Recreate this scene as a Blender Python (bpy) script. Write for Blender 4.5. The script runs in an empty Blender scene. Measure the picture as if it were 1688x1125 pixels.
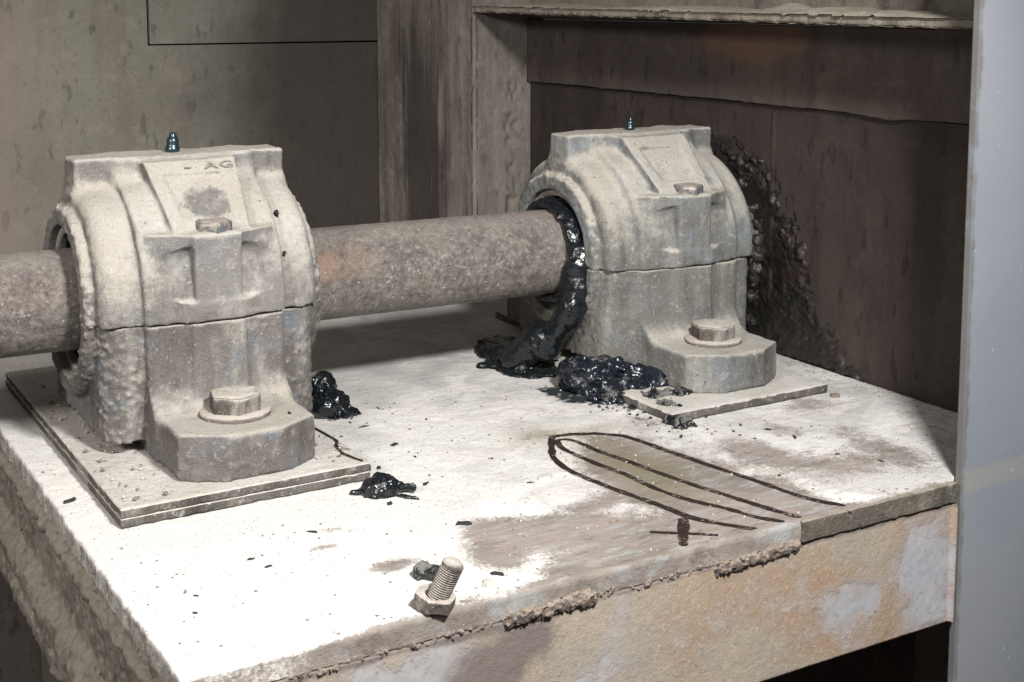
import bpy, bmesh, math, random
import numpy as np
from mathutils import Vector, Matrix

random.seed(7)
scene = bpy.context.scene
COL = scene.collection

# ------------------------------------------------------------------ camera
F_PX, PPY = 2232.0, 260.0
PITCH, YAW = math.atan(260 / 2232.0), math.radians(31.0)
cam_d = bpy.data.cameras.new('camera')
cam = bpy.data.objects.new('camera', cam_d)
COL.objects.link(cam)
cam.location = (0, 0, 0.372)
cam.rotation_euler = (math.pi / 2 - PITCH, 0, -YAW)
cam_d.sensor_width = 36.0
cam_d.lens = F_PX / 1688 * 36.0
cam_d.shift_y = -(562.5 - PPY) / 1688
cam_d.clip_start, cam_d.clip_end = 0.01, 50
scene.camera = cam

# ------------------------------------------------------------------ world and lamps
w = bpy.data.worlds.new('World')
scene.world = w
w.use_nodes = True
w.node_tree.nodes['Background'].inputs[0].default_value = (0.90, 0.84, 0.82, 1)
w.node_tree.nodes['Background'].inputs[1].default_value = 0.13


def lamp(name, kind, loc, target, power, color, **kw):
    d = bpy.data.lights.new(name, kind)
    d.energy = power
    d.color = color
    for k, v in kw.items():
        setattr(d, k, v)
    o = bpy.data.objects.new(name, d)
    o.location = loc
    o.rotation_euler = (Vector(target) - Vector(loc)).to_track_quat('-Z', 'Y').to_euler()
    COL.objects.link(o)
    return o


lamp('key_lamp', 'SPOT', (0.42, 0.12, 0.78), (0.46, 0.86, 0.02), 80, (1.0, 0.985, 0.965),
     spot_size=math.radians(92), spot_blend=0.9, shadow_soft_size=0.06)
lamp('side_lamp', 'SPOT', (-0.75, 0.35, 0.75), (0.18, 1.35, 0.12), 54, (1.0, 0.95, 0.91),
     spot_size=math.radians(84), spot_blend=1.0, shadow_soft_size=0.12)

scene.view_settings.view_transform = 'Standard'
scene.view_settings.look = 'None'
scene.view_settings.gamma = 1
scene.view_settings.use_curve_mapping = False
scene.view_settings.exposure = 0.0
scene.render.engine = 'CYCLES'
scene.cycles.max_bounces = 6


# ------------------------------------------------------------------ numpy noise
def _lat(seed):
    return np.random.RandomState(seed).rand(32, 32, 32).astype(np.float32)


def vnoise(x, y, z, scale, seed):
    L = _lat(seed)
    x = np.asarray(x, np.float32) * scale + 1000.3
    y = np.asarray(y, np.float32) * scale + 1000.7
    z = np.asarray(z, np.float32) * scale + 1000.1
    xi, yi, zi = np.floor(x), np.floor(y), np.floor(z)
    fx, fy, fz = x - xi, y - yi, z - zi
    fx, fy, fz = [f * f * (3 - 2 * f) for f in (fx, fy, fz)]
    xi, yi, zi = [a.astype(np.int32) & 31 for a in (xi, yi, zi)]
    x1, y1, z1 = (xi + 1) & 31, (yi + 1) & 31, (zi + 1) & 31
    c00 = L[xi, yi, zi] * (1 - fx) + L[x1, yi, zi] * fx
    c10 = L[xi, y1, zi] * (1 - fx) + L[x1, y1, zi] * fx
    c01 = L[xi, yi, z1] * (1 - fx) + L[x1, yi, z1] * fx
    c11 = L[xi, y1, z1] * (1 - fx) + L[x1, y1, z1] * fx
    return (c00 * (1 - fy) + c10 * fy) * (1 - fz) + (c01 * (1 - fy) + c11 * fy) * fz


def fbm(x, y, z, scale, octs, seed):            # roughly -1..1
    r, a, t = 0, 1.0, 0
    for i in range(octs):
        r = r + a * (vnoise(x, y, z, scale * 2 ** i, seed + i) - 0.5) * 2
        t += a
        a *= 0.55
    return r / t


# ------------------------------------------------------------------ object helpers
def mesh_obj(name, verts, faces, mat, parent=None, smooth=True):
    me = bpy.data.meshes.new(name)
    verts = np.asarray(verts, np.float32)
    if isinstance(faces, np.ndarray):
        n, k = faces.shape
        me.vertices.add(len(verts))
        me.vertices.foreach_set('co', verts.ravel())
        me.loops.add(n * k)
        me.loops.foreach_set('vertex_index', faces.ravel().astype(np.int32))
        me.polygons.add(n)
        me.polygons.foreach_set('loop_start', (np.arange(n) * k).astype(np.int32))
        me.update(calc_edges=True)
        me.validate()
    else:
        me.from_pydata([tuple(map(float, v)) for v in verts], [], faces)
    me.polygons.foreach_set('use_smooth', [smooth] * len(me.polygons))
    me.update()
    me.materials.append(mat)
    o = bpy.data.objects.new(name, me)
    COL.objects.link(o)
    if parent:
        o.parent = parent
    return o


def bm_obj(name, bm, mat, parent=None, smooth=False):
    me = bpy.data.meshes.new(name)
    bmesh.ops.recalc_face_normals(bm, faces=bm.faces)
    bm.to_mesh(me)
    bm.free()
    if smooth:
        me.polygons.foreach_set('use_smooth', [True] * len(me.polygons))
    me.materials.append(mat)
    o = bpy.data.objects.new(name, me)
    COL.objects.link(o)
    if parent:
        o.parent = parent
    return o


def tag(o, label, cat, group=None, kind=None):
    o['label'] = label
    o['category'] = cat
    if group:
        o['group'] = group
    if kind:
        o['kind'] = kind
    return o


def empty(name, loc, rz=0):
    o = bpy.data.objects.new(name, None)
    o.location = loc
    o.rotation_euler = (0, 0, rz)
    o.empty_display_size = 0.02
    COL.objects.link(o)
    return o


def add_box(bm, x0, x1, y0, y1, z0, z1, bevel=0.0):
    m = Matrix.Translation(((x0 + x1) / 2, (y0 + y1) / 2, (z0 + z1) / 2)) @ Matrix.Diagonal((x1 - x0, y1 - y0, z1 - z0, 1))
    r = bmesh.ops.create_cube(bm, size=1, matrix=m)
    if bevel:
        es = list({e for v in r['verts'] for e in v.link_edges})
        bmesh.ops.bevel(bm, geom=es, offset=bevel, segments=2, affect='EDGES', profile=0.6)


def lathe(profile, segs=32, jitter=0.0):
    V, Fc = [], []
    n = len(profile)
    for i in range(segs):
        a = 2 * math.pi * i / segs
        for r, z in profile:
            V.append((r * math.cos(a), r * math.sin(a), z))
    for i in range(segs):
        j = (i + 1) % segs
        for k in range(n - 1):
            Fc.append([i * n + k, j * n + k, j * n + k + 1, i * n + k + 1])
    return V, Fc


def surface_nets(d, org, h):
    s = d < 0
    nx, ny, nz = d.shape
    c = np.zeros((nx - 1, ny - 1, nz - 1), np.uint8)
    for i in (0, 1):
        for j in (0, 1):
            for k in (0, 1):
                c += s[i:nx - 1 + i, j:ny - 1 + j, k:nz - 1 + k]
    act = (c > 0) & (c < 8)
    I, J, K = np.nonzero(act)
    idx = -np.ones(act.shape, np.int32)
    idx[I, J, K] = np.arange(len(I))
    acc = np.zeros((len(I), 3), np.float32)
    cnt = np.zeros(len(I), np.float32)
    cs = [(i, j, k) for i in (0, 1) for j in (0, 1) for k in (0, 1)]
    for a in range(8):
        for b in range(a + 1, 8):
            A, B = cs[a], cs[b]
            if sum(abs(A[q] - B[q]) for q in range(3)) != 1:
                continue
            da = d[I + A[0], J + A[1], K + A[2]]
            db = d[I + B[0], J + B[1], K + B[2]]
            m = (da < 0) != (db < 0)
            t = np.where(m, da / np.where(m, da - db, 1), 0)
            for q in range(3):
                acc[:, q] += np.where(m, A[q] + t * (B[q] - A[q]), 0)
            cnt += m
    P = (acc / cnt[:, None] + np.stack([I, J, K], 1)) * h + np.array(org)
    quads = []
    for ax in range(3):
        sl0 = [slice(None)] * 3
        sl1 = [slice(None)] * 3
        sl0[ax], sl1[ax] = slice(0, -1), slice(1, None)
        u, v = [(1, 2), (2, 0), (0, 1)][ax]
        cr = s[tuple(sl0)] != s[tuple(sl1)]
        E3 = np.nonzero(cr)
        E3 = [e.copy() for e in E3]
        dim = act.shape
        ok = (E3[u] > 0) & (E3[v] > 0) & (E3[u] < dim[u]) & (E3[v] < dim[v])
        E3 = [e[ok] for e in E3]
        sgn = s[E3[0], E3[1], E3[2]]

        def cell(du, dv):
            e = [x.copy() for x in E3]
            e[u] = e[u] - du
            e[v] = e[v] - dv
            return idx[e[0], e[1], e[2]]
        q = np.stack([cell(1, 1), cell(0, 1), cell(0, 0), cell(1, 0)], 1)
        q[~sgn] = q[~sgn][:, ::-1]
        quads.append(q)
    Q = np.concatenate(quads)
    Q = Q[(Q >= 0).all(1)]
    return P, Q


def grid3(lo, hi, h):
    ax = [np.arange(lo[i], hi[i] + h, h, dtype=np.float32) for i in range(3)]
    return np.meshgrid(*ax, indexing='ij', sparse=True)


def smin(a, b, k):
    hh = np.clip(0.5 + 0.5 * (b - a) / k, 0, 1)
    return b + (a - b) * hh - k * hh * (1 - hh)


def sbox(x, y, z, c, hs, r=0.0):
    q = [np.abs(a - ci) - (hi - r) for a, ci, hi in zip((x, y, z), c, hs)]
    o = np.sqrt(np.maximum(q[0], 0) ** 2 + np.maximum(q[1], 0) ** 2 + np.maximum(q[2], 0) ** 2)
    return o + np.minimum(np.maximum(np.maximum(q[0], q[1]), q[2]), 0) - r


def scylx(x, y, z, zc, r, hx, rr=0.003):
    a = np.sqrt(y ** 2 + (z - zc) ** 2) - (r - rr)
    b = np.abs(x) - (hx - rr)
    return np.sqrt(np.maximum(a, 0) ** 2 + np.maximum(b, 0) ** 2) + np.minimum(np.maximum(a, b), 0) - rr


def sball(x, y, z, c, r, s=(1, 1, 1)):
    m = min(s)
    return (np.sqrt(((x - c[0]) / s[0]) ** 2 + ((y - c[1]) / s[1]) ** 2 + ((z - c[2]) / s[2]) ** 2) - r) * m


def scap(x, y, z, a, b, r):
    ab = [b[i] - a[i] for i in range(3)]
    L = sum(v * v for v in ab)
    t = np.clip(((x - a[0]) * ab[0] + (y - a[1]) * ab[1] + (z - a[2]) * ab[2]) / L, 0, 1)
    return np.sqrt((x - a[0] - t * ab[0]) ** 2 + (y - a[1] - t * ab[1]) ** 2 + (z - a[2] - t * ab[2]) ** 2) - r


def band_noise(d, x, y, z, width, fn):
    """adds fn(x,y,z) to the distance field near its surface only"""
    m = np.abs(d) < width
    I, J, K = np.nonzero(m)
    xs = x[I, 0, 0]
    ys = y[0, J, 0]
    zs = z[0, 0, K]
    d[I, J, K] += fn(xs, ys, zs)
    return d


# ------------------------------------------------------------------ materials
class NT:
    def __init__(self, name):
        self.m = bpy.data.materials.new(name)
        self.m.use_nodes = True
        self.t = self.m.node_tree
        self.b = self.t.nodes['Principled BSDF']
        self.tc = self.t.nodes.new('ShaderNodeTexCoord')
        self.geo = self.t.nodes.new('ShaderNodeNewGeometry')

    def lk(self, a, b):
        self.t.links.new(a, b)

    def put(self, sock, v):
        if hasattr(v, 'is_linked') or isinstance(v, bpy.types.NodeSocket):
            self.lk(v, sock)
        else:
            if isinstance(v, (tuple, list)) and len(v) == 3 and sock.type == 'RGBA':
                v = (*v, 1)
            sock.default_value = v

    def noise(self, scale, detail=4, rough=0.55, vec=None, stretch=None, dist=0.0):
        n = self.t.nodes.new('ShaderNodeTexNoise')
        n.inputs['Scale'].default_value = scale
        n.inputs['Detail'].default_value = detail
        n.inputs['Roughness'].default_value = rough
        n.inputs['Distortion'].default_value = dist
        v = vec or self.tc.outputs['Object']
        if stretch:
            mp = self.t.nodes.new('ShaderNodeMapping')
            mp.inputs['Scale'].default_value = stretch
            self.lk(v, mp.inputs['Vector'])
            v = mp.outputs[0]
        self.lk(v, n.inputs['Vector'])
        return n.outputs['Fac']

    def voro(self, scale, feature='F1', out='Distance'):
        n = self.t.nodes.new('ShaderNodeTexVoronoi')
        n.feature = feature
        n.inputs['Scale'].default_value = scale
        self.lk(self.tc.outputs['Object'], n.inputs['Vector'])
        return n.outputs[out]

    def step(self, v, lo, hi, a=0.0, b=1.0):
        n = self.t.nodes.new('ShaderNodeMapRange')
        n.interpolation_type = 'SMOOTHSTEP'
        self.put(n.inputs['Value'], v)
        n.inputs['From Min'].default_value = lo
        n.inputs['From Max'].default_value = hi
        n.inputs['To Min'].default_value = a
        n.inputs['To Max'].default_value = b
        return n.outputs['Result']

    def math(self, op, a, b=0.0, c=None, clamp=False):
        n = self.t.nodes.new('ShaderNodeMath')
        n.operation = op
        n.use_clamp = clamp
        self.put(n.inputs[0], a)
        self.put(n.inputs[1], b)
        if c is not None:
            self.put(n.inputs[2], c)
        return n.outputs[0]

    def mix(self, f, a, b, blend='MIX'):
        n = self.t.nodes.new('ShaderNodeMix')
        n.data_type = 'RGBA'
        n.blend_type = blend
        self.put(n.inputs[0], f)
        self.put(n.inputs[6], a)
        self.put(n.inputs[7], b)
        return n.outputs[2]

    def attr(self, name):
        n = self.t.nodes.new('ShaderNodeAttribute')
        n.attribute_name = name
        return n.outputs['Fac']

    def sep(self, v, i):
        n = self.t.nodes.new('ShaderNodeSeparateXYZ')
        self.lk(v, n.inputs[0])
        return n.outputs[i]

    def bump(self, pairs, dist=0.001):
        """pairs: (height socket, strength, distance)"""
        prev = None
        for hgt, st, ds in pairs:
            n = self.t.nodes.new('ShaderNodeBump')
            n.inputs['Strength'].default_value = st
            n.inputs['Distance'].default_value = ds
            self.lk(hgt, n.inputs['Height'])
            if prev:
                self.lk(prev, n.inputs['Normal'])
            prev = n.outputs[0]
        self.lk(prev, self.b.inputs['Normal'])

    def out(self, col, rough, metal=0.0, spec=0.3):
        self.put(self.b.inputs['Base Color'], col)
        self.put(self.b.inputs['Roughness'], rough)
        self.put(self.b.inputs['Metallic'], metal)
        self.b.inputs['Specular IOR Level'].default_value = spec
        return self.m


DUST = (0.62, 0.592, 0.54)


def cast_mat(name, body, grime, paint, paint_amt, dust_bias, dust=DUST, k=1.35, seed=0.0, lo=0.05, hi=1.05, patch=None):
    """cast iron under paint, grime, and mineral dust settled on whatever faces up, also painting in overhead light"""
    N = NT(name)
    mp = N.t.nodes.new('ShaderNodeMapping')
    mp.inputs['Location'].default_value = (seed, seed * 0.7, seed * 1.3)
    N.lk(N.tc.outputs['Object'], mp.inputs[0])
    v = mp.outputs[0]
    n_big = N.noise(17, 5, 0.6, v)
    n_pt = N.noise(24, 4, 0.6, v, dist=0.6)
    n_str = N.noise(34, 5, 0.65, v, stretch=(1.0, 1.0, 0.28))
    n_mid = N.noise(70, 6, 0.7, v)
    n_fine = N.noise(520, 3, 0.7, v)
    n_grain = N.noise(1300, 2, 0.8, v)
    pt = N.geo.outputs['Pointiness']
    col = N.mix(N.step(n_big, 0.38, 0.60), body, grime)
    col = N.mix(N.math('MULTIPLY', N.step(n_pt, 0.52, 0.64), paint_amt), col, paint)
    col = N.mix(N.math('MULTIPLY', N.step(n_str, 0.50, 0.70), 0.6), col, tuple(c * 0.72 for c in dust))
    col = N.mix(N.math('MULTIPLY', N.step(n_str, 0.44, 0.30), 0.7), col, tuple(c * 0.5 for c in grime))
    col = N.mix(N.math('MULTIPLY', N.step(n_mid, 0.57, 0.70), 0.45), col, tuple(c * 0.85 for c in dust))
    nz = N.sep(N.geo.outputs['Normal'], 2)
    a = N.math('MULTIPLY_ADD', nz, k, dust_bias)  # paler upward faces: settled dust, with light from overhead painted in
    a = N.math('ADD', a, N.math('MULTIPLY', N.math('SUBTRACT', n_mid, 0.5), 1.3))
    a = N.math('ADD', a, N.math('MULTIPLY', N.math('SUBTRACT', n_fine, 0.5), 0.6))
    a = N.math('ADD', a, N.math('MULTIPLY', N.math('SUBTRACT', n_big, 0.5), 1.7))
    a = N.math('ADD', a, N.math('MULTIPLY', N.math('SUBTRACT', n_str, 0.5), 0.9))
    a = N.math('ADD', a, N.math('MULTIPLY', N.math('SUBTRACT', pt, 0.5), 3.0))
    if patch:
        vm = N.t.nodes.new('ShaderNodeVectorMath')
        vm.operation = 'DISTANCE'
        N.lk(N.tc.outputs['Object'], vm.inputs[0])
        vm.inputs[1].default_value = patch[0]
        pd = N.math('ADD', vm.outputs['Value'], N.math('MULTIPLY', N.math('SUBTRACT', n_mid, 0.5), 0.035))
        a = N.math('SUBTRACT', a, N.step(pd, patch[1] * 0.4, patch[1] * 1.2, 1.35, 0.0))
    f = N.step(a, lo, hi)
    dcol = N.mix(N.step(n_big, 0.35, 0.65), dust, (dust[0] * 0.88, dust[1] * 0.86, dust[2] * 0.82))
    col = N.mix(f, col, dcol)
    col = N.mix(N.step(n_grain, 0.30, 0.75), N.mix(0.25, col, (0.05, 0.045, 0.04)), col)
    n_gran = N.noise(270, 5, 0.78, v)
    col = N.mix(N.step(n_gran, 0.46, 0.30, 0.0, 0.55), col, tuple(c * 0.35 for c in dust), 'MIX')
    col = N.mix(N.step(n_gran, 0.56, 0.70, 0.0, 0.50), col, tuple(min(0.8, c * 1.12) for c in dust))
    pits = N.step(N.noise(190, 2, 0.5, v), 0.70, 0.75)
    col = N.mix(N.math('MULTIPLY', pits, 0.55), col, (0.05, 0.045, 0.04))
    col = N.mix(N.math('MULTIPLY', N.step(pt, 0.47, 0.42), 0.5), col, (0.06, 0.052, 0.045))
    N.bump([(n_mid, 0.4, 0.003), (n_gran, 0.85, 0.0024), (n_fine, 0.7, 0.0011), (n_grain, 0.5, 0.0004)])
    return N.out(col, 0.86, spec=0.22)


M = {}
M['cast_near'] = cast_mat('dusty_cast_near', (0.23, 0.21, 0.198), (0.155, 0.14, 0.132), (0.20, 0.235, 0.27), 0.7, -0.25, lo=-0.25, hi=1.25)
M['cap_near'] = cast_mat('dusty_cap_near', (0.27, 0.255, 0.24), (0.21, 0.195, 0.185), (0.26, 0.275, 0.285), 0.5, 0.0, k=1.75, lo=-0.1, hi=1.1, patch=((0.003, -0.075, 0.196), 0.025))
M['cap_far'] = cast_mat('dusty_cap_far', (0.235, 0.24, 0.23), (0.19, 0.19, 0.18), (0.26, 0.295, 0.315), 0.95, -0.25, k=1.75, lo=-0.1, hi=1.1, seed=4.1)
M['cast_far'] = cast_mat('dusty_cast_far', (0.235, 0.23, 0.215), (0.175, 0.168, 0.155), (0.21, 0.235, 0.25), 0.75, -0.35, lo=-0.25, hi=1.25, seed=3.1)
M['cast_letter'] = cast_mat('cast_letter', (0.30, 0.27, 0.23), (0.22, 0.195, 0.17), (0.2, 0.2, 0.2), 0.2, -0.7)
M['bolt'] = cast_mat('dusty_bolt', (0.17, 0.145, 0.125), (0.11, 0.095, 0.085), (0.17, 0.20, 0.23), 0.4, -0.55, k=2.2, dust=(0.72, 0.68, 0.62), seed=5)
M['plate_edge'] = cast_mat('dusty_plate', (0.16, 0.145, 0.125), (0.11, 0.098, 0.085), (0.2, 0.2, 0.2), 0.2, -1.15, dust=(0.80, 0.77, 0.72), k=4.6, seed=2)


def steel_blue_bolt():
    N = NT('clean_bolt_head')
    n = N.noise(160, 3)
    col = N.mix(N.step(n, .45, .6), (0.14, 0.15, 0.16), (0.30, 0.27, 0.24))
    nz = N.sep(N.geo.outputs['Normal'], 2)
    col = N.mix(N.step(nz, 0.5, 0.9), col, (0.45, 0.40, 0.34))
    N.bump([(n, 0.5, 0.001)])
    return N.out(col, 0.5, 0.35)


M['bolt_clean'] = steel_blue_bolt()


def nipple_mat():
    N = NT('zinc_nipple')
    n = N.noise(300, 3)
    col = N.mix(n, (0.03, 0.055, 0.065), (0.10, 0.14, 0.15))
    return N.out(col, 0.3, 0.8)


M['nipple'] = nipple_mat()


def grease_mat(name, dusty, tint=(0.004, 0.0055, 0.007)):
    N = NT(name)
    n1 = N.noise(70, 5, 0.6)
    n2 = N.noise(330, 3, 0.6)
    nz = N.sep(N.geo.outputs['Normal'], 2)
    a = N.math('ADD', N.math('MULTIPLY', nz, 0.35), N.math('MULTIPLY_ADD', N.math('SUBTRACT', n1, 0.5), 2.2, dusty))
    a = N.math('ADD', a, N.math('MULTIPLY', N.math('SUBTRACT', n2, 0.5), 1.0))
    f = N.step(a, 0.25, 0.75)
    col = N.mix(N.step(n2, .4, .6), tint, (tint[0] * 2.2, tint[1] * 2.2, tint[2] * 2.3))
    col = N.mix(f, col, (0.17, 0.165, 0.155))
    N.bump([(n1, 0.4, 0.003), (n2, 0.2, 0.0010)])
    r = N.step(f, 0.0, 0.6, 0.24, 0.9)
    return N.out(col, r, spec=0.6)


M['grease'] = grease_mat('black_grease', -0.25)
M['grease_dusty'] = grease_mat('dusty_grease', 0.12)
M['grease_mid'] = grease_mat('half_dusty_grease', -0.10, (0.005, 0.007, 0.011))
M['grease_film'] = grease_mat('grease_film', -0.8, (0.006, 0.008, 0.008))
M['grease_film'].node_tree.nodes['Principled BSDF'].inputs['Specular IOR Level'].default_value = 0.2
M['seal'] = cast_mat('seal_ring', (0.30, 0.285, 0.26), (0.24, 0.225, 0.2), (0.2, 0.2, 0.2), 0.1, 0.2, seed=8)


def shaft_mat():
    N = NT('rusty_shaft')
    st = (0.35, 1, 1)
    n1 = N.noise(38, 6, 0.65)
    n2 = N.noise(170, 6, 0.75)
    n3 = N.noise(800, 3, 0.7)
    spots = N.step(N.noise(200, 4, 0.75), 0.60, 0.67)
    col = N.mix(N.step(n1, .35, .65), (0.135, 0.118, 0.108), (0.20, 0.185, 0.16))
    col = N.mix(N.math('MULTIPLY', N.step(n2, .48, .66), 0.75), col, (0.30, 0.265, 0.24))
    col = N.mix(N.math('MULTIPLY', N.step(n2, .52, .38), 0.5), col, (0.07, 0.055, 0.05))
    dk = N.step(N.noise(120, 3, 0.5), 0.62, 0.70)
    col = N.mix(N.math('MULTIPLY', dk, 0.55), col, (0.05, 0.04, 0.04))
    # polished coppery rub mark where the shaft leaves the near housing, and on the free stub
    x = N.sep(N.tc.outputs['Object'], 0)
    cp = N.math('MULTIPLY', N.step(x, 0.432, 0.445), N.step(x, 0.53, 0.46))
    cp = N.math('ADD', cp, N.math('MULTIPLY', N.step(x, 0.26, 0.15), 0.45))
    ang = N.sep(N.tc.outputs['Object'], 2)
    cp = N.math('MULTIPLY', cp, N.math('MULTIPLY', N.step(ang, -0.005, 0.012), N.step(ang, 0.036, 0.02)))
    cp = N.math('MULTIPLY', cp, N.step(n1, .35, .55), clamp=True)
    col = N.mix(N.math('MULTIPLY', cp, 0.7), col, (0.50, 0.33, 0.25))
    flk = N.step(N.noise(105, 6, 0.8), 0.56, 0.63)
    col = N.mix(N.math('MULTIPLY', flk, 0.55), col, (0.42, 0.385, 0.35))
    col = N.mix(N.math('MULTIPLY', spots, 0.85), col, (0.68, 0.64, 0.58))
    nz = N.sep(N.geo.outputs['Normal'], 2)
    col = N.mix(N.math('MULTIPLY', N.step(nz, 0.55, 1.0), 0.35), col, (0.45, 0.40, 0.36))
    N.bump([(n2, 0.9, 0.0030), (n3, 0.7, 0.0009), (spots, 0.5, 0.001)])
    met = N.math('ADD', N.math('MULTIPLY', cp, 0.7), N.math('MULTIPLY', spots, 0.1), clamp=True)
    return N.out(col, N.step(n3, .3, .7, 0.62, 0.36), met, 0.5)


M['shaft'] = shaft_mat()


def table_mat():
    N = NT('dusty_table_top')
    d = N.attr('dust')
    ol = N.attr('olive')
    dk = N.attr('dark')
    n1 = N.noise(14, 6, 0.6)
    n2 = N.noise(75, 6, 0.68)
    n3 = N.noise(430, 4, 0.7)
    n4 = N.noise(1500, 2, 0.8)
    streak = N.noise(30, 5, 0.65, stretch=(1.0, 4.0, 1.0))
    metal = N.mix(N.step(n1, .38, .62), (0.33, 0.28, 0.25), (0.235, 0.205, 0.18))
    metal = N.mix(N.math('MULTIPLY', N.step(streak, .50, .66), 0.8), metal, (0.36, 0.37, 0.37))
    metal = N.mix(N.math('MULTIPLY', ol, 0.75), metal, (0.20, 0.18, 0.115))
    metal = N.mix(N.math('MULTIPLY', N.step(streak, .45, .33), 0.55), metal, (0.12, 0.105, 0.09))
    a = N.math('ADD', d, N.math('MULTIPLY', N.math('SUBTRACT', n2, 0.5), 0.95))
    a = N.math('ADD', a, N.math('MULTIPLY', N.math('SUBTRACT', n3, 0.5), 0.85))
    f = N.step(a, 0.28, 0.74)
    dust = N.mix(N.step(n1, .36, .64), (0.79, 0.765, 0.725), (0.74, 0.73, 0.695))
    xw = N.sep(N.tc.outputs['Object'], 0)
    tone = N.math('MULTIPLY', N.step(N.noise(9, 6, 0.62, dist=0.8), .42, .60), N.step(xw, 0.36, 0.56))
    dust = N.mix(N.math('MULTIPLY', tone, 0.85), dust, (0.56, 0.54, 0.525))
    dust = N.mix(N.math('MULTIPLY', N.step(streak, .52, .64), N.step(xw, 0.45, 0.7, 0.0, 0.55)), dust, (0.45, 0.41, 0.385))
    dust = N.mix(N.math('MULTIPLY', N.step(n4, .34, .24), 0.5), dust, (0.45, 0.40, 0.36))
    dust = N.mix(N.math('MULTIPLY', ol, 0.55), dust, (0.42, 0.37, 0.25))
    col = N.mix(f, metal, dust)
    sp = N.step(N.noise(620, 2, 0.4), 0.665, 0.70)
    col = N.mix(N.math('MULTIPLY', sp, 0.75), col, (0.20, 0.17, 0.15))
    wh = N.step(N.noise(420, 4, 0.7), 0.68, 0.76)
    col = N.mix(N.math('MULTIPLY', wh, 0.8), col, (0.80, 0.76, 0.71))
    ngr = N.noise(260, 5, 0.78)
    col = N.mix(N.step(ngr, .44, .30, 0.0, 0.42), col, (0.26, 0.235, 0.21))
    gk = N.step(N.math('ADD', dk, N.math('MULTIPLY', N.math('SUBTRACT', n2, 0.5), 1.4)), 0.42, 0.62)
    col = N.mix(gk, col, (0.035, 0.042, 0.043))
    N.bump([(n2, 0.45, 0.003), (n3, 0.7, 0.0011), (n4, 0.6, 0.0005)])
    return N.out(col, N.step(gk, 0, 1, 0.92, 0.45), spec=0.15)


M['table'] = table_mat()


def beam_mat(name, dusty, orange=1.0):
    N = NT(name)
    n1 = N.noise(11, 4, 0.55, dist=0.3)
    n2 = N.noise(42, 5, 0.65)
    n3 = N.noise(330, 4, 0.7)
    n4 = N.noise(1200, 2, 0.8)
    pa = N.attr('paint')
    tan = N.mix(N.step(n2, .38, .62), (0.37, 0.315, 0.25), (0.33, 0.29, 0.245))
    tan = N.mix(N.math('MULTIPLY', N.math('MULTIPLY', N.step(n1, .44, .62), N.step(N.sep(N.tc.outputs['Object'], 0), 0.45, 0.62, 0.35, 1.0)), 0.8), tan, (0.35, 0.235, 0.155))
    tan = N.mix(N.math('MULTIPLY', N.step(n3, .55, .70), 0.55), tan, (0.58, 0.50, 0.42))
    paint = N.mix(N.step(n2, .4, .7), (0.36, 0.37, 0.40), (0.43, 0.42, 0.43))
    a = N.math('ADD', N.math('MULTIPLY', pa, 0.9), N.math('MULTIPLY', N.math('SUBTRACT', n1, 0.5), 2.2))
    a = N.math('ADD', a, N.math('MULTIPLY', N.math('SUBTRACT', n2, 0.5), 1.3))
    a = N.math('ADD', a, N.math('MULTIPLY', N.math('SUBTRACT', n3, 0.5), 0.35))
    col = N.mix(N.step(a, 0.05, 0.95), tan, paint)
    ngr = N.noise(210, 5, 0.75)
    col = N.mix(N.step(ngr, .46, .32, 0.0, 0.45), col, (0.17, 0.13, 0.10))
    col = N.mix(N.step(ngr, .58, .70, 0.0, 0.40), col, (0.52, 0.46, 0.40))
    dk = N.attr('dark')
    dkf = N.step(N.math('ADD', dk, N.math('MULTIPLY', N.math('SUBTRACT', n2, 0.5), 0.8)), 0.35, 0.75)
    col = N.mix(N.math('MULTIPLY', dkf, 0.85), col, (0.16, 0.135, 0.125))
    sp = N.step(N.noise(300, 4, 0.7), 0.70, 0.78)
    col = N.mix(N.math('MULTIPLY', sp, 0.6), col, (0.62, 0.56, 0.49))
    rgh = N.step(a, 0.6, 0.4)
    hb = N.math('MULTIPLY', n3, rgh)
    N.bump([(n2, 0.15, 0.002), (hb, 0.55, 0.0013), (n4, 0.3, 0.0003)])
    return N.out(col, 0.8, spec=0.25)


M['beam'] = beam_mat('rusty_beam', 0)
M['crust'] = cast_mat('grey_crust', (0.36, 0.32, 0.275), (0.24, 0.21, 0.18), (0.2, 0.2, 0.18), 0.1, 0.0, dust=(0.50, 0.46, 0.39), seed=9)
M['weld'] = cast_mat('weld_crust', (0.22, 0.18, 0.15), (0.13, 0.105, 0.095), (0.22, 0.2, 0.18), 0.1, -0.35, dust=(0.42, 0.35, 0.29), seed=12)
M['edge_bar'] = cast_mat('edge_bar', (0.19, 0.165, 0.13), (0.13, 0.115, 0.095), (0.2, 0.2, 0.18), 0.1, -0.7, dust=(0.5, 0.46, 0.40), seed=14)


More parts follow.
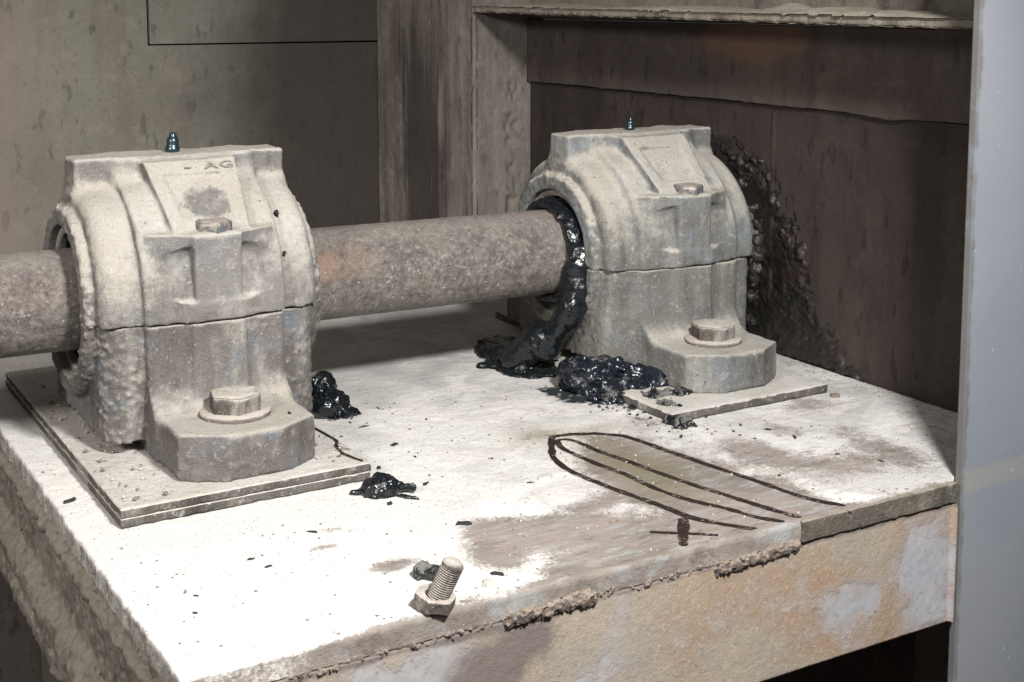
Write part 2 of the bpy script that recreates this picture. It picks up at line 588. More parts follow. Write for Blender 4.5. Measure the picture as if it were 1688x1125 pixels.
def post_mat():
    N = NT('pale_blue_paint')
    n1 = N.noise(5, 4, 0.5)
    n2 = N.noise(60, 5, 0.6)
    n3 = N.noise(600, 3, 0.7)
    z = N.sep(N.tc.outputs['Object'], 2)
    x = N.sep(N.tc.outputs['Object'], 0)
    col = N.mix(N.step(n1, .35, .65), (0.235, 0.255, 0.295), (0.265, 0.28, 0.312))
    zz = N.math('ADD', z, N.math('MULTIPLY', N.math('SUBTRACT', n2, 0.5), 0.010))
    st = N.math('MULTIPLY', N.step(zz, -0.012, -0.006), N.step(zz, 0.012, 0.007))
    col = N.mix(N.math('MULTIPLY', st, 0.55), col, (0.33, 0.315, 0.29))
    sp = N.step(N.noise(170, 2, 0.4), 0.74, 0.76)
    col = N.mix(N.math('MULTIPLY', sp, 0.5), col, (0.55, 0.55, 0.54))
    ed = N.step(N.math('ADD', x, N.math('MULTIPLY', N.math('SUBTRACT', n2, 0.5), 0.012)), 0.8265, 0.8215)
    col = N.mix(N.math('MULTIPLY', ed, 0.75), col, (0.13, 0.125, 0.11))
    N.bump([(n2, 0.15, 0.001), (n3, 0.4, 0.0005)])
    return N.out(col, 0.6, spec=0.35)


M['post'] = post_mat()


def wall_mat(name, c1, c2, stain, streaky=1.0, dark=None):
    N = NT(name)
    n1 = N.noise(5, 5, 0.6)
    n2 = N.noise(36, 6, 0.65)
    n3 = N.noise(500, 3, 0.7)
    st = N.noise(16, 5, 0.65, stretch=(1.6, 1.6, 0.16))
    sp = N.noise(48, 3, 0.55, stretch=(1.5, 1.5, 0.6))
    col = N.mix(N.step(n1, .35, .65), c1, c2)
    col = N.mix(N.math('MULTIPLY', N.step(st, .46, .66), 0.6 * streaky), col, stain)
    col = N.mix(N.math('MULTIPLY', N.step(n2, .5, .7), 0.25), col, tuple(min(1, c * 1.5) for c in c1))
    col = N.mix(N.math('MULTIPLY', N.step(sp, .60, .68), 0.55), col, tuple(c * 0.45 for c in c2))
    ng = N.noise(190, 5, 0.75)
    col = N.mix(N.step(ng, .46, .30, 0.0, 0.45), col, tuple(c * 0.45 for c in c2))
    col = N.mix(N.step(ng, .58, .72, 0.0, 0.35), col, tuple(min(1, c * 1.7) for c in c1))
    if dark:
        col = dark(N, col, n1, n2)
    N.bump([(n2, 0.3, 0.003), (ng, 0.6, 0.0015), (n3, 0.35, 0.0006)])
    return N.out(col, 0.72, spec=0.25)


def bw_dark(N, col, n1, n2):  # paints light fading from the left into shade beside the column
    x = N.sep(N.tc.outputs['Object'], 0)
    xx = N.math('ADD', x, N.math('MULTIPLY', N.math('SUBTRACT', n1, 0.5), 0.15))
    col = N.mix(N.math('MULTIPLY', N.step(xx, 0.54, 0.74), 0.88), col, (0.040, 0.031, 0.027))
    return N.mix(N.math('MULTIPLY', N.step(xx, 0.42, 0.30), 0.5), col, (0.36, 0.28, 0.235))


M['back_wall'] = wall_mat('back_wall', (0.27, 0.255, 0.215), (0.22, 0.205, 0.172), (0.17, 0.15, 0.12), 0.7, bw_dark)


def sw_rust(N, col, n1, n2):
    y = N.sep(N.tc.outputs['Object'], 1)
    z = N.sep(N.tc.outputs['Object'], 2)
    yy = N.math('ABSOLUTE', N.math('SUBTRACT', y, 1.10))
    zz = N.math('ABSOLUTE', N.math('SUBTRACT', z, 0.335))
    r = N.math('MULTIPLY', N.step(yy, 0.17, 0.0), N.step(zz, 0.07, 0.0))
    r = N.math('ADD', r, N.math('MULTIPLY', N.math('SUBTRACT', n2, 0.5), 0.9))
    return N.mix(N.math('MULTIPLY', N.step(r, 0.35, 0.8), 0.8), col, (0.16, 0.098, 0.07))


M['side_wall'] = wall_mat('side_wall', (0.115, 0.096, 0.086), (0.085, 0.069, 0.061), (0.06, 0.045, 0.040), 0.95, sw_rust)
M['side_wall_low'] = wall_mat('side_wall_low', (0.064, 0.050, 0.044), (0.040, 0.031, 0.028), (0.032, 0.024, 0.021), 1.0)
def col_band(N, col, n1, n2):
    y = N.sep(N.tc.outputs['Object'], 1)
    st = N.noise(40, 5, 0.65, stretch=(1.6, 1.6, 0.14))
    yy = N.math('ADD', y, N.math('MULTIPLY', N.math('SUBTRACT', st, 0.5), 0.14))
    z = N.sep(N.tc.outputs['Object'], 2)
    b = N.math('MULTIPLY', N.step(yy, 1.63, 1.66), N.step(yy, 1.79, 1.74))
    b = N.math('MULTIPLY', b, N.step(N.math('ADD', z, N.math('MULTIPLY', N.math('SUBTRACT', st, 0.5), 0.3)), 0.40, 0.25))
    return N.mix(N.math('MULTIPLY', b, 0.85), col, (0.062, 0.050, 0.052))


M['column'] = wall_mat('column', (0.34, 0.305, 0.265), (0.22, 0.195, 0.165), (0.11, 0.09, 0.085), 1.0, col_band)
M['ledge'] = cast_mat('ledge', (0.12, 0.10, 0.085), (0.11, 0.08, 0.06), (0.12, 0.12, 0.12), 0.1, 0.75, dust=(0.50, 0.455, 0.39), k=0.5, seed=21)
M['floor'] = wall_mat('floor', (0.16, 0.145, 0.13), (0.12, 0.105, 0.09), (0.03, 0.027, 0.02), 0.5)
M['dark_steel'] = wall_mat('dark_steel', (0.14, 0.125, 0.11), (0.10, 0.085, 0.075), (0.03, 0.027, 0.02), 0.5)


def plain(name, col, rough=0.7, bumpscale=400):
    N = NT(name)
    n = N.noise(bumpscale, 3, 0.6)
    c = N.mix(n, tuple(v * 0.6 for v in col), tuple(min(1, v * 1.4) for v in col))
    N.bump([(n, 0.5, 0.0006)])
    return N.out(c, rough, spec=0.3)


def ink():
    N = NT('marker_ink')
    n = N.noise(420, 4, 0.7)
    b_ = N.noise(60, 4, 0.6)
    f = N.step(N.math('ADD', n, N.math('MULTIPLY', N.math('SUBTRACT', b_, 0.5), 0.8)), 0.56, 0.68)
    c = N.mix(f, (0.026, 0.017, 0.014), (0.20, 0.17, 0.15))
    N.bump([(n, 0.5, 0.0006)])
    return N.out(c, 0.75, spec=0.2)


M['marker'] = ink()
M['flake'] = plain('dark_flake', (0.035, 0.033, 0.033), 0.45)
M['crumb'] = plain('dust_crumb', (0.56, 0.53, 0.49), 0.95)
M['brown_crumb'] = plain('brown_crumb', (0.22, 0.18, 0.15), 0.9)


def spatter_mat():
    N = NT('thrown_grease')
    n1 = N.noise(60, 5, 0.6)
    n2 = N.noise(300, 4, 0.7)
    col = N.mix(N.step(n1, .42, .6), (0.030, 0.022, 0.020), (0.015, 0.016, 0.015))
    col = N.mix(N.math('MULTIPLY', N.step(n2, .55, .72), 0.5), col, (0.085, 0.07, 0.06))
    N.bump([(n2, 0.7, 0.0015)])
    return N.out(col, 0.34, spec=0.5)


M['spatter'] = spatter_mat()


# ------------------------------------------------------------------ table geometry functions
def yfront(x):
    return 0.7021 - 0.0151 * (x - 0.2075)


def gauss(x, y, L):
    r = 0
    for cx, cy, rx, ry, s in L:
        r = r + s * np.exp(-(((x - cx) / rx) ** 2 + ((y - cy) / ry) ** 2))
    return r


BARE = [(0.465, 0.80, 0.03, 0.022, 0.55), (0.51, 0.765, 0.045, 0.035, 0.95), (0.555, 0.725, 0.05, 0.028, 0.85),
        (0.44, 0.755, 0.022, 0.028, 0.6), (0.50, 0.715, 0.05, 0.016, 0.9), (0.376, 0.776, 0.022, 0.012, 0.75), (0.345, 0.827, 0.016, 0.008, 0.55),
        (0.364, 0.853, 0.014, 0.006, 0.45), (0.64, 0.87, 0.040, 0.06, 0.9), (0.635, 0.79, 0.055, 0.07, 0.95), (0.61, 0.83, 0.028, 0.035, 0.55),
        (0.60, 0.955, 0.03, 0.018, 0.35), (0.65, 0.735, 0.05, 0.04, 0.75), (0.685, 0.72, 0.02, 0.03, 0.4),
        (0.77, 0.765, 0.045, 0.035, 0.62), (0.79, 0.86, 0.02, 0.04, 0.5), (0.73, 0.83, 0.03, 0.05, 0.6), (0.83, 0.79, 0.02, 0.05, 0.5), (0.86, 0.90, 0.03, 0.02, 0.45), (0.55, 0.80, 0.03, 0.012, 0.5), (0.62, 0.705, 0.05, 0.02, 0.7), (0.70, 0.93, 0.03, 0.02, 0.35)]
OLIVE = [(0.60, 0.955, 0.03, 0.022, 0.9), (0.655, 0.945, 0.03, 0.012, 0.7), (0.625, 0.88, 0.025, 0.05, 0.9), (0.615, 0.80, 0.025, 0.05, 0.75), (0.64, 0.83, 0.02, 0.05, 0.5)]
DARKP = [(0.685, 1.055, 0.022, 0.03, 0.75), (0.70, 1.02, 0.03, 0.018, 0.6), (0.72, 0.98, 0.03, 0.02, 0.6), (0.47, 1.09, 0.022, 0.022, 0.5), (0.424, 0.897, 0.018, 0.012, 0.35), (0.715, 0.845, 0.010, 0.030, 0.48), (0.72, 0.79, 0.008, 0.016, 0.42), (0.705, 0.90, 0.008, 0.012, 0.45), (0.703, 0.945, 0.012, 0.014, 0.5), (0.85, 0.80, 0.02, 0.03, 0.2), (0.92, 1.0, 0.03, 0.05, 0.4)]


def tz(x, y):
    """height of the dusty top above the plate plane"""
    x = np.asarray(x, np.float32)
    y = np.asarray(y, np.float32)
    z0 = np.zeros_like(x)
    d = 1 - np.clip(gauss(x, y, BARE), 0, 1)
    return 0.0006 * d + d * 0.0006 * fbm(x, y, z0, 60, 3, 3) + 0.0003 * fbm(x, y, z0, 250, 2, 8)


def heightsheet(name, xs, ys, zfun, mat, parent, thick, attrs=None, edge_amp=0.0, yf=None):
    nx, ny = len(xs), len(ys)
    X, T = np.meshgrid(xs, ys, indexing='ij')
    if yf is not None:
        y0 = yf(X)
        Y = y0 + (T - ys[0]) / (ys[-1] - ys[0]) * (ys[-1] - y0)
    else:
        Y = T
    X, Y = X.astype(np.float32), Y.astype(np.float32)
    Z = zfun(X, Y)
    if edge_amp:
        k = np.clip(1 - (X - xs[0]) / 0.006, 0, 1)
        X = X + k * edge_amp * fbm(X * 0, Y, Y * 0, 90, 4, 31)
        Z = Z - k ** 2 * 0.0015
        k = np.clip(1 - (Y - yfront(X)) / 0.004, 0, 1)
        Y = Y + k * edge_amp * 0.4 * fbm(X, X * 0, X * 0, 70, 4, 33)
        Z = Z - k ** 2 * 0.0010
    V = np.stack([X, Y, Z], -1).reshape(-1, 3)
    I = np.arange(nx * ny).reshape(nx, ny)
    Q = np.stack([I[:-1, :-1], I[1:, :-1], I[1:, 1:], I[:-1, 1:]], -1).reshape(-1, 4)
    ring = np.concatenate([I[:, 0], I[-1, 1:], I[:-1, -1][::-1], I[0, 1:-1][::-1]])
    low = [V]
    base = ring
    lay = 4
    for q in range(1, lay + 1):
        L = V[ring].copy()
        L[:, 2] = L[:, 2] * (1 - q / lay) - thick * q / lay
        nn = fbm(L[:, 0], L[:, 1], L[:, 2], 160, 3, 40) * edge_amp * 0.5
        L[:, 0] += nn
        L[:, 1] += nn
        low.append(L)
    V2 = np.concatenate(low)
    n = len(ring)
    prev = ring
    qs = [Q]
    for q in range(lay):
        cur = nx * ny + q * n + np.arange(n)
        qs.append(np.stack([prev, cur, np.roll(cur, -1), np.roll(prev, -1)], 1)[:, ::1])
        prev = cur
    Q = np.concatenate(qs)
    o = mesh_obj(name, V2, Q, mat, parent)
    if attrs:
        for an, fn in attrs.items():
            a = o.data.attributes.new(an, 'FLOAT', 'POINT')
            a.data.foreach_set('value', fn(V2[:, 0], V2[:, 1], V2[:, 2]).astype(np.float32))
    return o


# ================================================================== THE SETTING
bm = bmesh.new()
add_box(bm, -2.5, 2.5, -1.0, 3.0, -0.82, -0.75)
tag(bm_obj('floor', bm, M['floor']), 'dark dirty floor far below the table', 'floor', kind='structure')

# back wall: lower sheet, overlapped by an upper sheet with a dark joint
bwt = empty('back_wall', (0, 1.85, -0.75))
tag(bwt, 'grey-brown steel wall of joined sheets behind the near bearing', 'wall')


def part_box(name, mat, parent, boxes, bevel=0.0012):
    b = bmesh.new()
    for q in boxes:
        add_box(b, *q, bevel=bevel)
    o = bm_obj(name, b, mat, parent)
    return o


def keep_world(o):
    """child built in world coordinates under a placed empty"""
    p = o.parent
    o.matrix_parent_inverse = p.matrix_basis.inverted()
    return o


def wp(name, mat, parent, boxes, bevel=0.0012):
    return keep_world(part_box(name, mat, parent, boxes, bevel))


parent_update = bpy.context.view_layer.update
for e_ in (bwt,):
    e_.matrix_basis = Matrix.Translation(e_.location)
b_ = bmesh.new()
prof_ = [(-1.6, -0.749), (0.879, -0.749), (0.879, 0.309), (0.5300, 0.3095), (0.5292, 1.4), (-1.6, 1.4)]
f0 = [b_.verts.new((px_, 1.851, pz_)) for px_, pz_ in prof_]
f1 = [b_.verts.new((px_, 1.870, pz_)) for px_, pz_ in prof_]
b_.faces.new(f0)
b_.faces.new(f1[::-1])
for i_ in range(6):
    b_.faces.new((f0[i_], f1[i_], f1[(i_ + 1) % 6], f0[(i_ + 1) % 6]))
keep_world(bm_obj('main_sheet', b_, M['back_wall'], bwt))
wp('upper_right_sheet', M['back_wall'], bwt, [(0.5325, 0.8785, 1.847, 1.866, 0.3115, 1.4)])
wp('joint_backing', M['dark_steel'], bwt, [(0.40, 0.90, 1.8715, 1.878, 0.28, 1.39)])

# side wall: lower sheet, overlapping upper sheet, vertical fold
swt = empty('side_wall', (0.97, 1.2, -0.75))
swt.matrix_basis = Matrix.Translation(swt.location)
tag(swt, 'dark stained steel wall behind the far bearing, with an overlapped seam', 'wall')
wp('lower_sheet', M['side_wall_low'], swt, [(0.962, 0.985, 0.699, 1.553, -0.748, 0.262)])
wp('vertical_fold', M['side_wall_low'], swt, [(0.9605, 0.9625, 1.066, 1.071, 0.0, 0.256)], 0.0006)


def rough_sheet(name, mat, parent, y0, y1, z0, z1, xf, thick, seed, chip=0.0):
    ny, nz = 240, 60
    Y, Z = np.meshgrid(np.linspace(y0, y1, ny), np.linspace(z0, z1, nz), indexing='ij')
    X = xf + 0.0008 * fbm(Y, Z, Z * 0, 14, 3, seed) + 0.0004 * fbm(Y, Z, Z * 0, 90, 2, seed + 3)
    k = np.clip(1 - (Z - z0) / 0.006, 0, 1)
    Z = Z + k * (0.0016 * fbm(Y, Y * 0, Y * 0, 45, 4, seed + 5) - chip * np.exp(-((Y - 0.905) / 0.035) ** 2) * 0.004)
    V = np.stack([X, Y, Z], -1).reshape(-1, 3)
    I = np.arange(ny * nz).reshape(ny, nz)
    Q = np.stack([I[:-1, :-1], I[:-1, 1:], I[1:, 1:], I[1:, :-1]], -1).reshape(-1, 4)
    V2 = np.concatenate([V, V + np.array([thick, 0, 0])])
    n = ny * nz
    ring = np.concatenate([I[:, 0], I[-1, 1:], I[:-1, -1][::-1], I[0, 1:-1][::-1]])
    S = np.stack([ring, np.roll(ring, -1), np.roll(ring, -1) + n, ring + n], 1)
    return keep_world(mesh_obj(name, V2, np.concatenate([Q, Q[:, ::-1] + n, S]), mat, parent))


rough_sheet('upper_sheet', M['side_wall'], swt, 0.699, 1.553, 0.2635, 0.346, 0.957, 0.016, 50, 1.0)
wp('top_sheet', M['crust'], swt, [(0.9615, 0.98, 0.699, 1.553, 0.3465, 1.3)])


# crusty band of dust stuck on the wall above the ledge
def crust_field(lo, hi, h, build, amp, scale, seed, mat, name, parent=None, width=0.006, octs=4):
    x, y, z = grid3(lo, hi, h)
    d = build(x, y, z).astype(np.float32)
    d = np.array(np.broadcast_to(d, (x.shape[0], y.shape[1], z.shape[2])))
    d = band_noise(d, x, y, z, width, lambda a, b, c: amp * fbm(a, b, c, scale, octs, seed))
    P, Q = surface_nets(d, lo, h)
    return mesh_obj(name, P, Q, mat, parent)


# column in the corner
clt = empty('steel_column', (0.917, 1.7, -0.75))
clt.matrix_basis = Matrix.Translation(clt.location)
tag(clt, 'grey streaked steel column standing in the corner between the two walls', 'column')


def col_face(name, axis, mat):
    if axis == 'x':   # -X face of the column
        U, Z = np.meshgrid(np.linspace(1.5545, 1.8495, 110), np.linspace(-0.749, 1.3, 520), indexing='ij')
        nrm = -1
    else:
        U, Z = np.meshgrid(np.linspace(0.875, 0.968, 50), np.linspace(-0.749, 1.3, 520), indexing='ij')
    nn = 0.0010 * fbm(U, Z, Z * 0, 20, 4, 61) + 0.0006 * fbm(U, Z, Z * 0, 150, 3, 66)
    return U, Z, nn


U, Z, nn = col_face('x', 'x', None)
edge = np.clip((1.8495 - U) / 0.006, 0, 1)
A = np.stack([0.875 + nn * 1.0 + 0 * U, U + (1 - edge) * 0.0015 * fbm(U * 0, Z, Z, 120, 3, 70), Z], -1)
ny, nz = U.shape
I = np.arange(ny * nz).reshape(ny, nz)
QA = np.stack([I[:-1, :-1], I[:-1, 1:], I[1:, 1:], I[1:, :-1]], -1).reshape(-1, 4)
o = keep_world(mesh_obj('left_flange', A.reshape(-1, 3), QA, M['column'], clt))
sol = o.modifiers.new('thickness', 'SOLIDIFY')
sol.thickness = 0.006
sol.offset = -1
U, Z, nn = col_face('y', 'y', None)
pock = np.exp(-((U - 0.935) / 0.012) ** 2) * np.clip((0.30 - Z) / 0.06, 0, 1)
nn = nn - pock * 0.007 * np.clip(fbm(U, Z, Z * 0, 90, 4, 80) * 2.5, 0, 1)
B = np.stack([U, 1.5545 - nn, Z], -1)
ny, nz = U.shape
I = np.arange(ny * nz).reshape(ny, nz)
QB = np.stack([I[:-1, :-1], I[1:, :-1], I[1:, 1:], I[:-1, 1:]], -1).reshape(-1, 4)
M['column_front'] = wall_mat('column_front', (0.28, 0.255, 0.225), (0.21, 0.19, 0.165), (0.12, 0.10, 0.09), 1.0)
o = keep_world(mesh_obj('front_flange', B.reshape(-1, 3), QB, M['column_front'], clt))
sol = o.modifiers.new('thickness', 'SOLIDIFY')
sol.thickness = 0.006
sol.offset = -1

wp('gap_backing', M['dark_steel'], clt, [(0.8825, 0.99, 1.5625, 1.88, -0.748, 1.29)])  # unseen dark box added behind the flanges to close light leaks
# ledge above the far bearing, with dust heaped on it
ldt = empty('wall_ledge', (0.92, 1.15, 0.35))
ldt.matrix_basis = Matrix.Translation(ldt.location)
tag(ldt, 'horizontal steel ledge edge heaped with pale dust, running along the dark side wall', 'ledge')


def ledge_lo(y):
    return 0.3485 + (y - 0.74) * 0.0090


def ledge_build(x, y, z):
    zc = ledge_lo(y) + 0.0045
    q1 = np.abs(x - 0.918) - 0.041
    q2 = np.abs(y - 1.146) - 0.406
    q3 = np.abs(z - zc) - 0.0035
    r = np.sqrt(np.maximum(q1, 0) ** 2 + np.maximum(q2, 0) ** 2 + np.maximum(q3, 0) ** 2)
    return r + np.minimum(np.maximum(np.maximum(q1, q2), q3), 0) - 0.001


x, y, z = grid3((0.870, 0.734, 0.342), (0.962, 1.560, 0.372), 0.0022)
o = crust_field((0.870, 0.734, 0.342), (0.962, 1.558, 0.372), 0.0020, ledge_build, 0.0012, 70, 90, M['ledge'], 'ledge_plate', ldt)
keep_world(o)


def dust_build(x, y, z):
    top = ledge_lo(y) + 0.0085
    hh = 0.0036 + 0.0015 * np.sin(y * 23) + 0.0075 * np.exp(-((y - 0.985) / 0.022) ** 2) * np.exp(-((x - 0.905) / 0.02) ** 2) \
        + 0.003 * np.exp(-((y - 0.93) / 0.012) ** 2)
    prof = np.clip(1 - ((x - 0.918) / 0.046) ** 4, 0, 1) * np.clip(1 - ((y - 1.146) / 0.406) ** 8, 0, 1)
    return np.maximum(z - top - hh * np.sqrt(prof) + 0.0006, top - 0.0085 - z) * 0.8


o = crust_field((0.872, 0.735, 0.344), (0.960, 1.556, 0.380), 0.0020, dust_build, 0.0012, 110, 95, M['crust'], 'dust_heap', ldt)
keep_world(o)

# pale blue post in the right foreground
pst = empty('steel_post', (0.93, 0.693, -0.75))
pst.matrix_basis = Matrix.Translation(pst.location)
tag(pst, 'pale blue-grey painted steel post at the right end of the table', 'post')
wp('front_flange', M['post'], pst, [(0.8215, 1.06, 0.6895, 0.6965, -0.748, 1.1)], 0.0012)
wp('web', M['dark_steel'], pst, [(0.995, 1.003, 0.697, 0.96, -0.748, 1.1)], 0.001)

# ================================================================== THE TABLE
tbl = empty('machine_table', (0.58, 1.1, -0.75))
tbl.matrix_basis = Matrix.Translation(tbl.location)
tag(tbl, 'steel machine table covered in pale dust, with a rusty front beam', 'table')


def a_dust(x, y, z):
    d = 1 - np.clip(gauss(x, y, BARE) * 1.15, 0, 1)
    d = d - 0.25 * np.clip((x - 0.72) / 0.2, 0, 1)
    side = np.clip((-z - 0.0004) / 0.002, 0, 1)
    d = d - side * 0.55
    ed = np.clip(1 - (y - yfront(x)) / (0.010 + 0.012 * fbm(x, x * 0, x * 0, 20, 3, 5)), 0, 1)
    d = d - ed * np.clip((x - 0.27) / 0.05, 0, 1) * 0.75
    w_ = 0.9 * np.clip((x - .36) / .08, 0, 1)
    return np.clip(d + 0.35 * w_ * fbm(x, y, x * 0, 28, 4, 17), -0.5, 1.2)


def a_olive(x, y, z):
    return np.clip(gauss(x, y, OLIVE), 0, 1)


def a_dark(x, y, z):
    return np.clip(gauss(x, y, DARKP), 0, 1)


xs = np.concatenate([np.arange(0.2075, 0.8185, 0.00155), np.arange(0.8205, 0.9605, 0.0022)])
ys = np.arange(0.70, 1.5525, 0.0019)
o = heightsheet('top_plate', xs, ys, tz, M['table'], tbl, 0.0155, dict(dust=a_dust, olive=a_olive, dark=a_dark), 0.0020,
                lambda q: np.where(q < 0.8190, yfront(q), 0.6995))
keep_world(o)

# front beam (face built as a sheet with its own paint patches)
xs = np.linspace(0.2155, 0.8195, 420)
zs = np.linspace(-0.1125, -0.0168, 70)
X, Z = np.meshgrid(xs, zs, indexing='ij')
Y = yfront(X) - 0.0005 + 0.0004 * fbm(X, Z, Z * 0, 20, 3, 101) - 0.0002 * fbm(X, Z, Z * 0, 200, 3, 105)
Y = Y - 0.0035 * np.clip(1 - np.abs(X - 0.8175) / 0.0035, 0, 1)      # weld run against the post
V = np.stack([X, Y, Z], -1).reshape(-1, 3)
ny, nz = X.shape
I = np.arange(ny * nz).reshape(ny, nz)
Q = np.stack([I[:-1, :-1], I[1:, :-1], I[1:, 1:], I[:-1, 1:]], -1).reshape(-1, 4)
fb = keep_world(mesh_obj('front_beam', V, Q, M['beam'], tbl))
paint = gauss(V[:, 0], V[:, 2], [(0.785, -0.055, 0.032, 0.03, 0.9), (0.725, -0.075, 0.028, 0.018, 0.85), (0.50, -0.05, 0.022, 0.04, 0.6),
                                 (0.47, -0.09, 0.02, 0.03, 0.6), (0.35, -0.04, 0.05, 0.03, 0.6), (0.80, -0.095, 0.03, 0.02, 0.6)])
paint -= gauss(V[:, 0], V[:, 2], [(0.745, -0.03, 0.012, 0.014, 0.9), (0.748, -0.085, 0.008, 0.02, 1.0)])
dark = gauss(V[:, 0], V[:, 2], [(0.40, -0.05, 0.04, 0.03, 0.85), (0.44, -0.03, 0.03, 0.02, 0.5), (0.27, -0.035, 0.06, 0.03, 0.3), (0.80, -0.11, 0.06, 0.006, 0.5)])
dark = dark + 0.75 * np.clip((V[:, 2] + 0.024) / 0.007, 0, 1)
for an, val in (('paint', paint), ('dark', dark)):
    a = fb.data.attributes.new(an, 'FLOAT', 'POINT')
    a.data.foreach_set('value', val.astype(np.float32))
sol = fb.modifiers.new('thickness', 'SOLIDIFY')
sol.thickness = 0.007
sol.offset = -1

wp('beam_flange', M['dark_steel'], tbl, [(0.222, 0.818, 0.702, 0.745, -0.112, -0.105)])
wp('rear_beam', M['dark_steel'], tbl, [(0.222, 0.955, 1.53, 1.54, -0.115, -0.0165)])
wp('cross_beam', M['dark_steel'], tbl, [(0.60, 0.608, 0.75, 1.52, -0.075, -0.0165)])
# rear legs, out of the light
for lx, ly in ((0.235, 1.50), (0.90, 1.50)):
    wp('leg', M['dark_steel'], tbl, [(lx, lx + 0.05, ly - 0.022, ly + 0.028, -0.749, -0.1165)])
wp('leg', M['dark_steel'], tbl, [(0.90, 0.95, 0.75, 0.80, -0.749, -0.0165)])


# side beam with a heavy crust
def side_build(x, y, z):
    d = sbox(x, y, z, (0.2135, 1.125, -0.068), (0.0042, 0.418, 0.0505), 0.001)
    band = scap(x, y, z, (0.207, 0.73, -0.030), (0.207, 1.54, -0.022), 0.0045)
    low = scap(x, y, z, (0.2085, 0.85, -0.098), (0.2085, 1.54, -0.070), 0.012)
    low2 = scap(x, y, z, (0.2085, 0.98, -0.115), (0.2085, 1.54, -0.10), 0.012)
    d = smin(d, band, 0.006)
    d = smin(d, low, 0.012)
    d = smin(d, low2, 0.012)
    return d


o = crust_field((0.188, 0.700, -0.137), (0.224, 1.548, -0.0165), 0.0021, side_build, 0.0040, 150, 110, M['crust'], 'side_beam', tbl, 0.009)
keep_world(o)


def corner_build(x, y, z):
    d = sbox(x, y, z, (0.2135, 0.7045, -0.078), (0.0045, 0.006, 0.058), 0.001)
    return smin(d, scap(x, y, z, (0.213, 0.704, -0.028), (0.213, 0.706, -0.125), 0.005), 0.005)


o = crust_field((0.198, 0.688, -0.140), (0.228, 0.722, -0.0170), 0.0012, corner_build, 0.0022, 160, 115, M['crust'], 'corner_weld', tbl, 0.006)
keep_world(o)


# weld runs and torn edge along the front
def run(name, x0, x1, z0, z1, r, amp, seed, mat):
    def b(x, y, z):
        return scap(x, y, z, (x0, yfront(x0) + 0.0015, z0), (x1, yfront(x1) + 0.0015, z1), r)
    lo = (x0 - 0.012, yfront(x1) - 0.012, min(z0, z1) - r - 0.008)
    hi = (x1 + 0.012, yfront(x0) + 0.010, max(z0, z1) + r + 0.008)
    o_ = crust_field(lo, hi, 0.0007, b, amp, 330, seed, mat, name, tbl, 0.006)
    return keep_world(o_)


run('weld_run', 0.418, 0.480, -0.0165, -0.0155, 0.0052, 0.0036, 120, M['weld'])
run('weld_run', 0.585, 0.655, -0.0205, -0.017, 0.0048, 0.0034, 130, M['weld'])
run('edge_crust', 0.30, 0.655, -0.0160, -0.0160, 0.0016, 0.0050, 137, M['weld'])
run('weld_run', 0.213, 0.30, -0.018, -0.018, 0.0025, 0.0030, 135, M['weld'])


def bar_build(x, y, z):
    d = sbox(x, y - (yfront(x) - 0.0005), z, (0.739, 0, -0.0076), (0.079, 0.0022, 0.0078), 0.0008)
    cut = np.abs((x - 0.7105) - (z + 0.008) * -0.9) - 0.00035
    return np.maximum(d, -cut)


o = crust_field((0.655, 0.684, -0.018), (0.822, 0.702, 0.0045), 0.0008, bar_build, 0.0009, 130, 140, M['edge_bar'], 'edge_bar', tbl, 0.004)
keep_world(o)


# black marker drawing on the table
def ribbon(pts, wd, taper=True, seed=0):
    P = []
    for i in range(len(pts) - 1):
        p0 = pts[max(i - 1, 0)]
        p1, p2 = pts[i], pts[i + 1]
        p3 = pts[min(i + 2, len(pts) - 1)]
        for k in range(8):
            t = k / 8
            P.append([0.5 * (2 * p1[c] + (p2[c] - p0[c]) * t + (2 * p0[c] - 5 * p1[c] + 4 * p2[c] - p3[c]) * t * t + (3 * p1[c] - p0[c] - 3 * p2[c] + p3[c]) * t ** 3) for c in (0, 1)])
    P.append(list(pts[-1]))
    P = np.array(P)
    T = np.gradient(P, axis=0)
    T /= np.linalg.norm(T, axis=1)[:, None] + 1e-9
    Nn = np.stack([-T[:, 1], T[:, 0]], 1)
    n = len(P)
    s = np.linspace(0, 1, n)
    wv = wd * (1 + 0.45 * fbm(P[:, 0], P[:, 1], P[:, 0] * 0, 120, 4, 200 + seed))
    if taper:
        wv = wv * np.clip(np.minimum(s, 1 - s) * 30 + 0.35, 0, 1)
    V, Fc = [], []
    K = 4
    for i in range(n):
        for j in range(K + 1):
            q = P[i] + Nn[i] * wv[i] * (j / K - 0.5)
            V.append((q[0], max(q[1], yfront(q[0]) + 0.0045), 0))
    V = np.array(V)
    V[:, 2] = tz(V[:, 0], V[:, 1]) + 0.0006
    for i in range(n - 1):
        for j in range(K):
            a = i * (K + 1) + j
            Fc.append([a, a + K + 1, a + K + 2, a + 1])
    return V, Fc


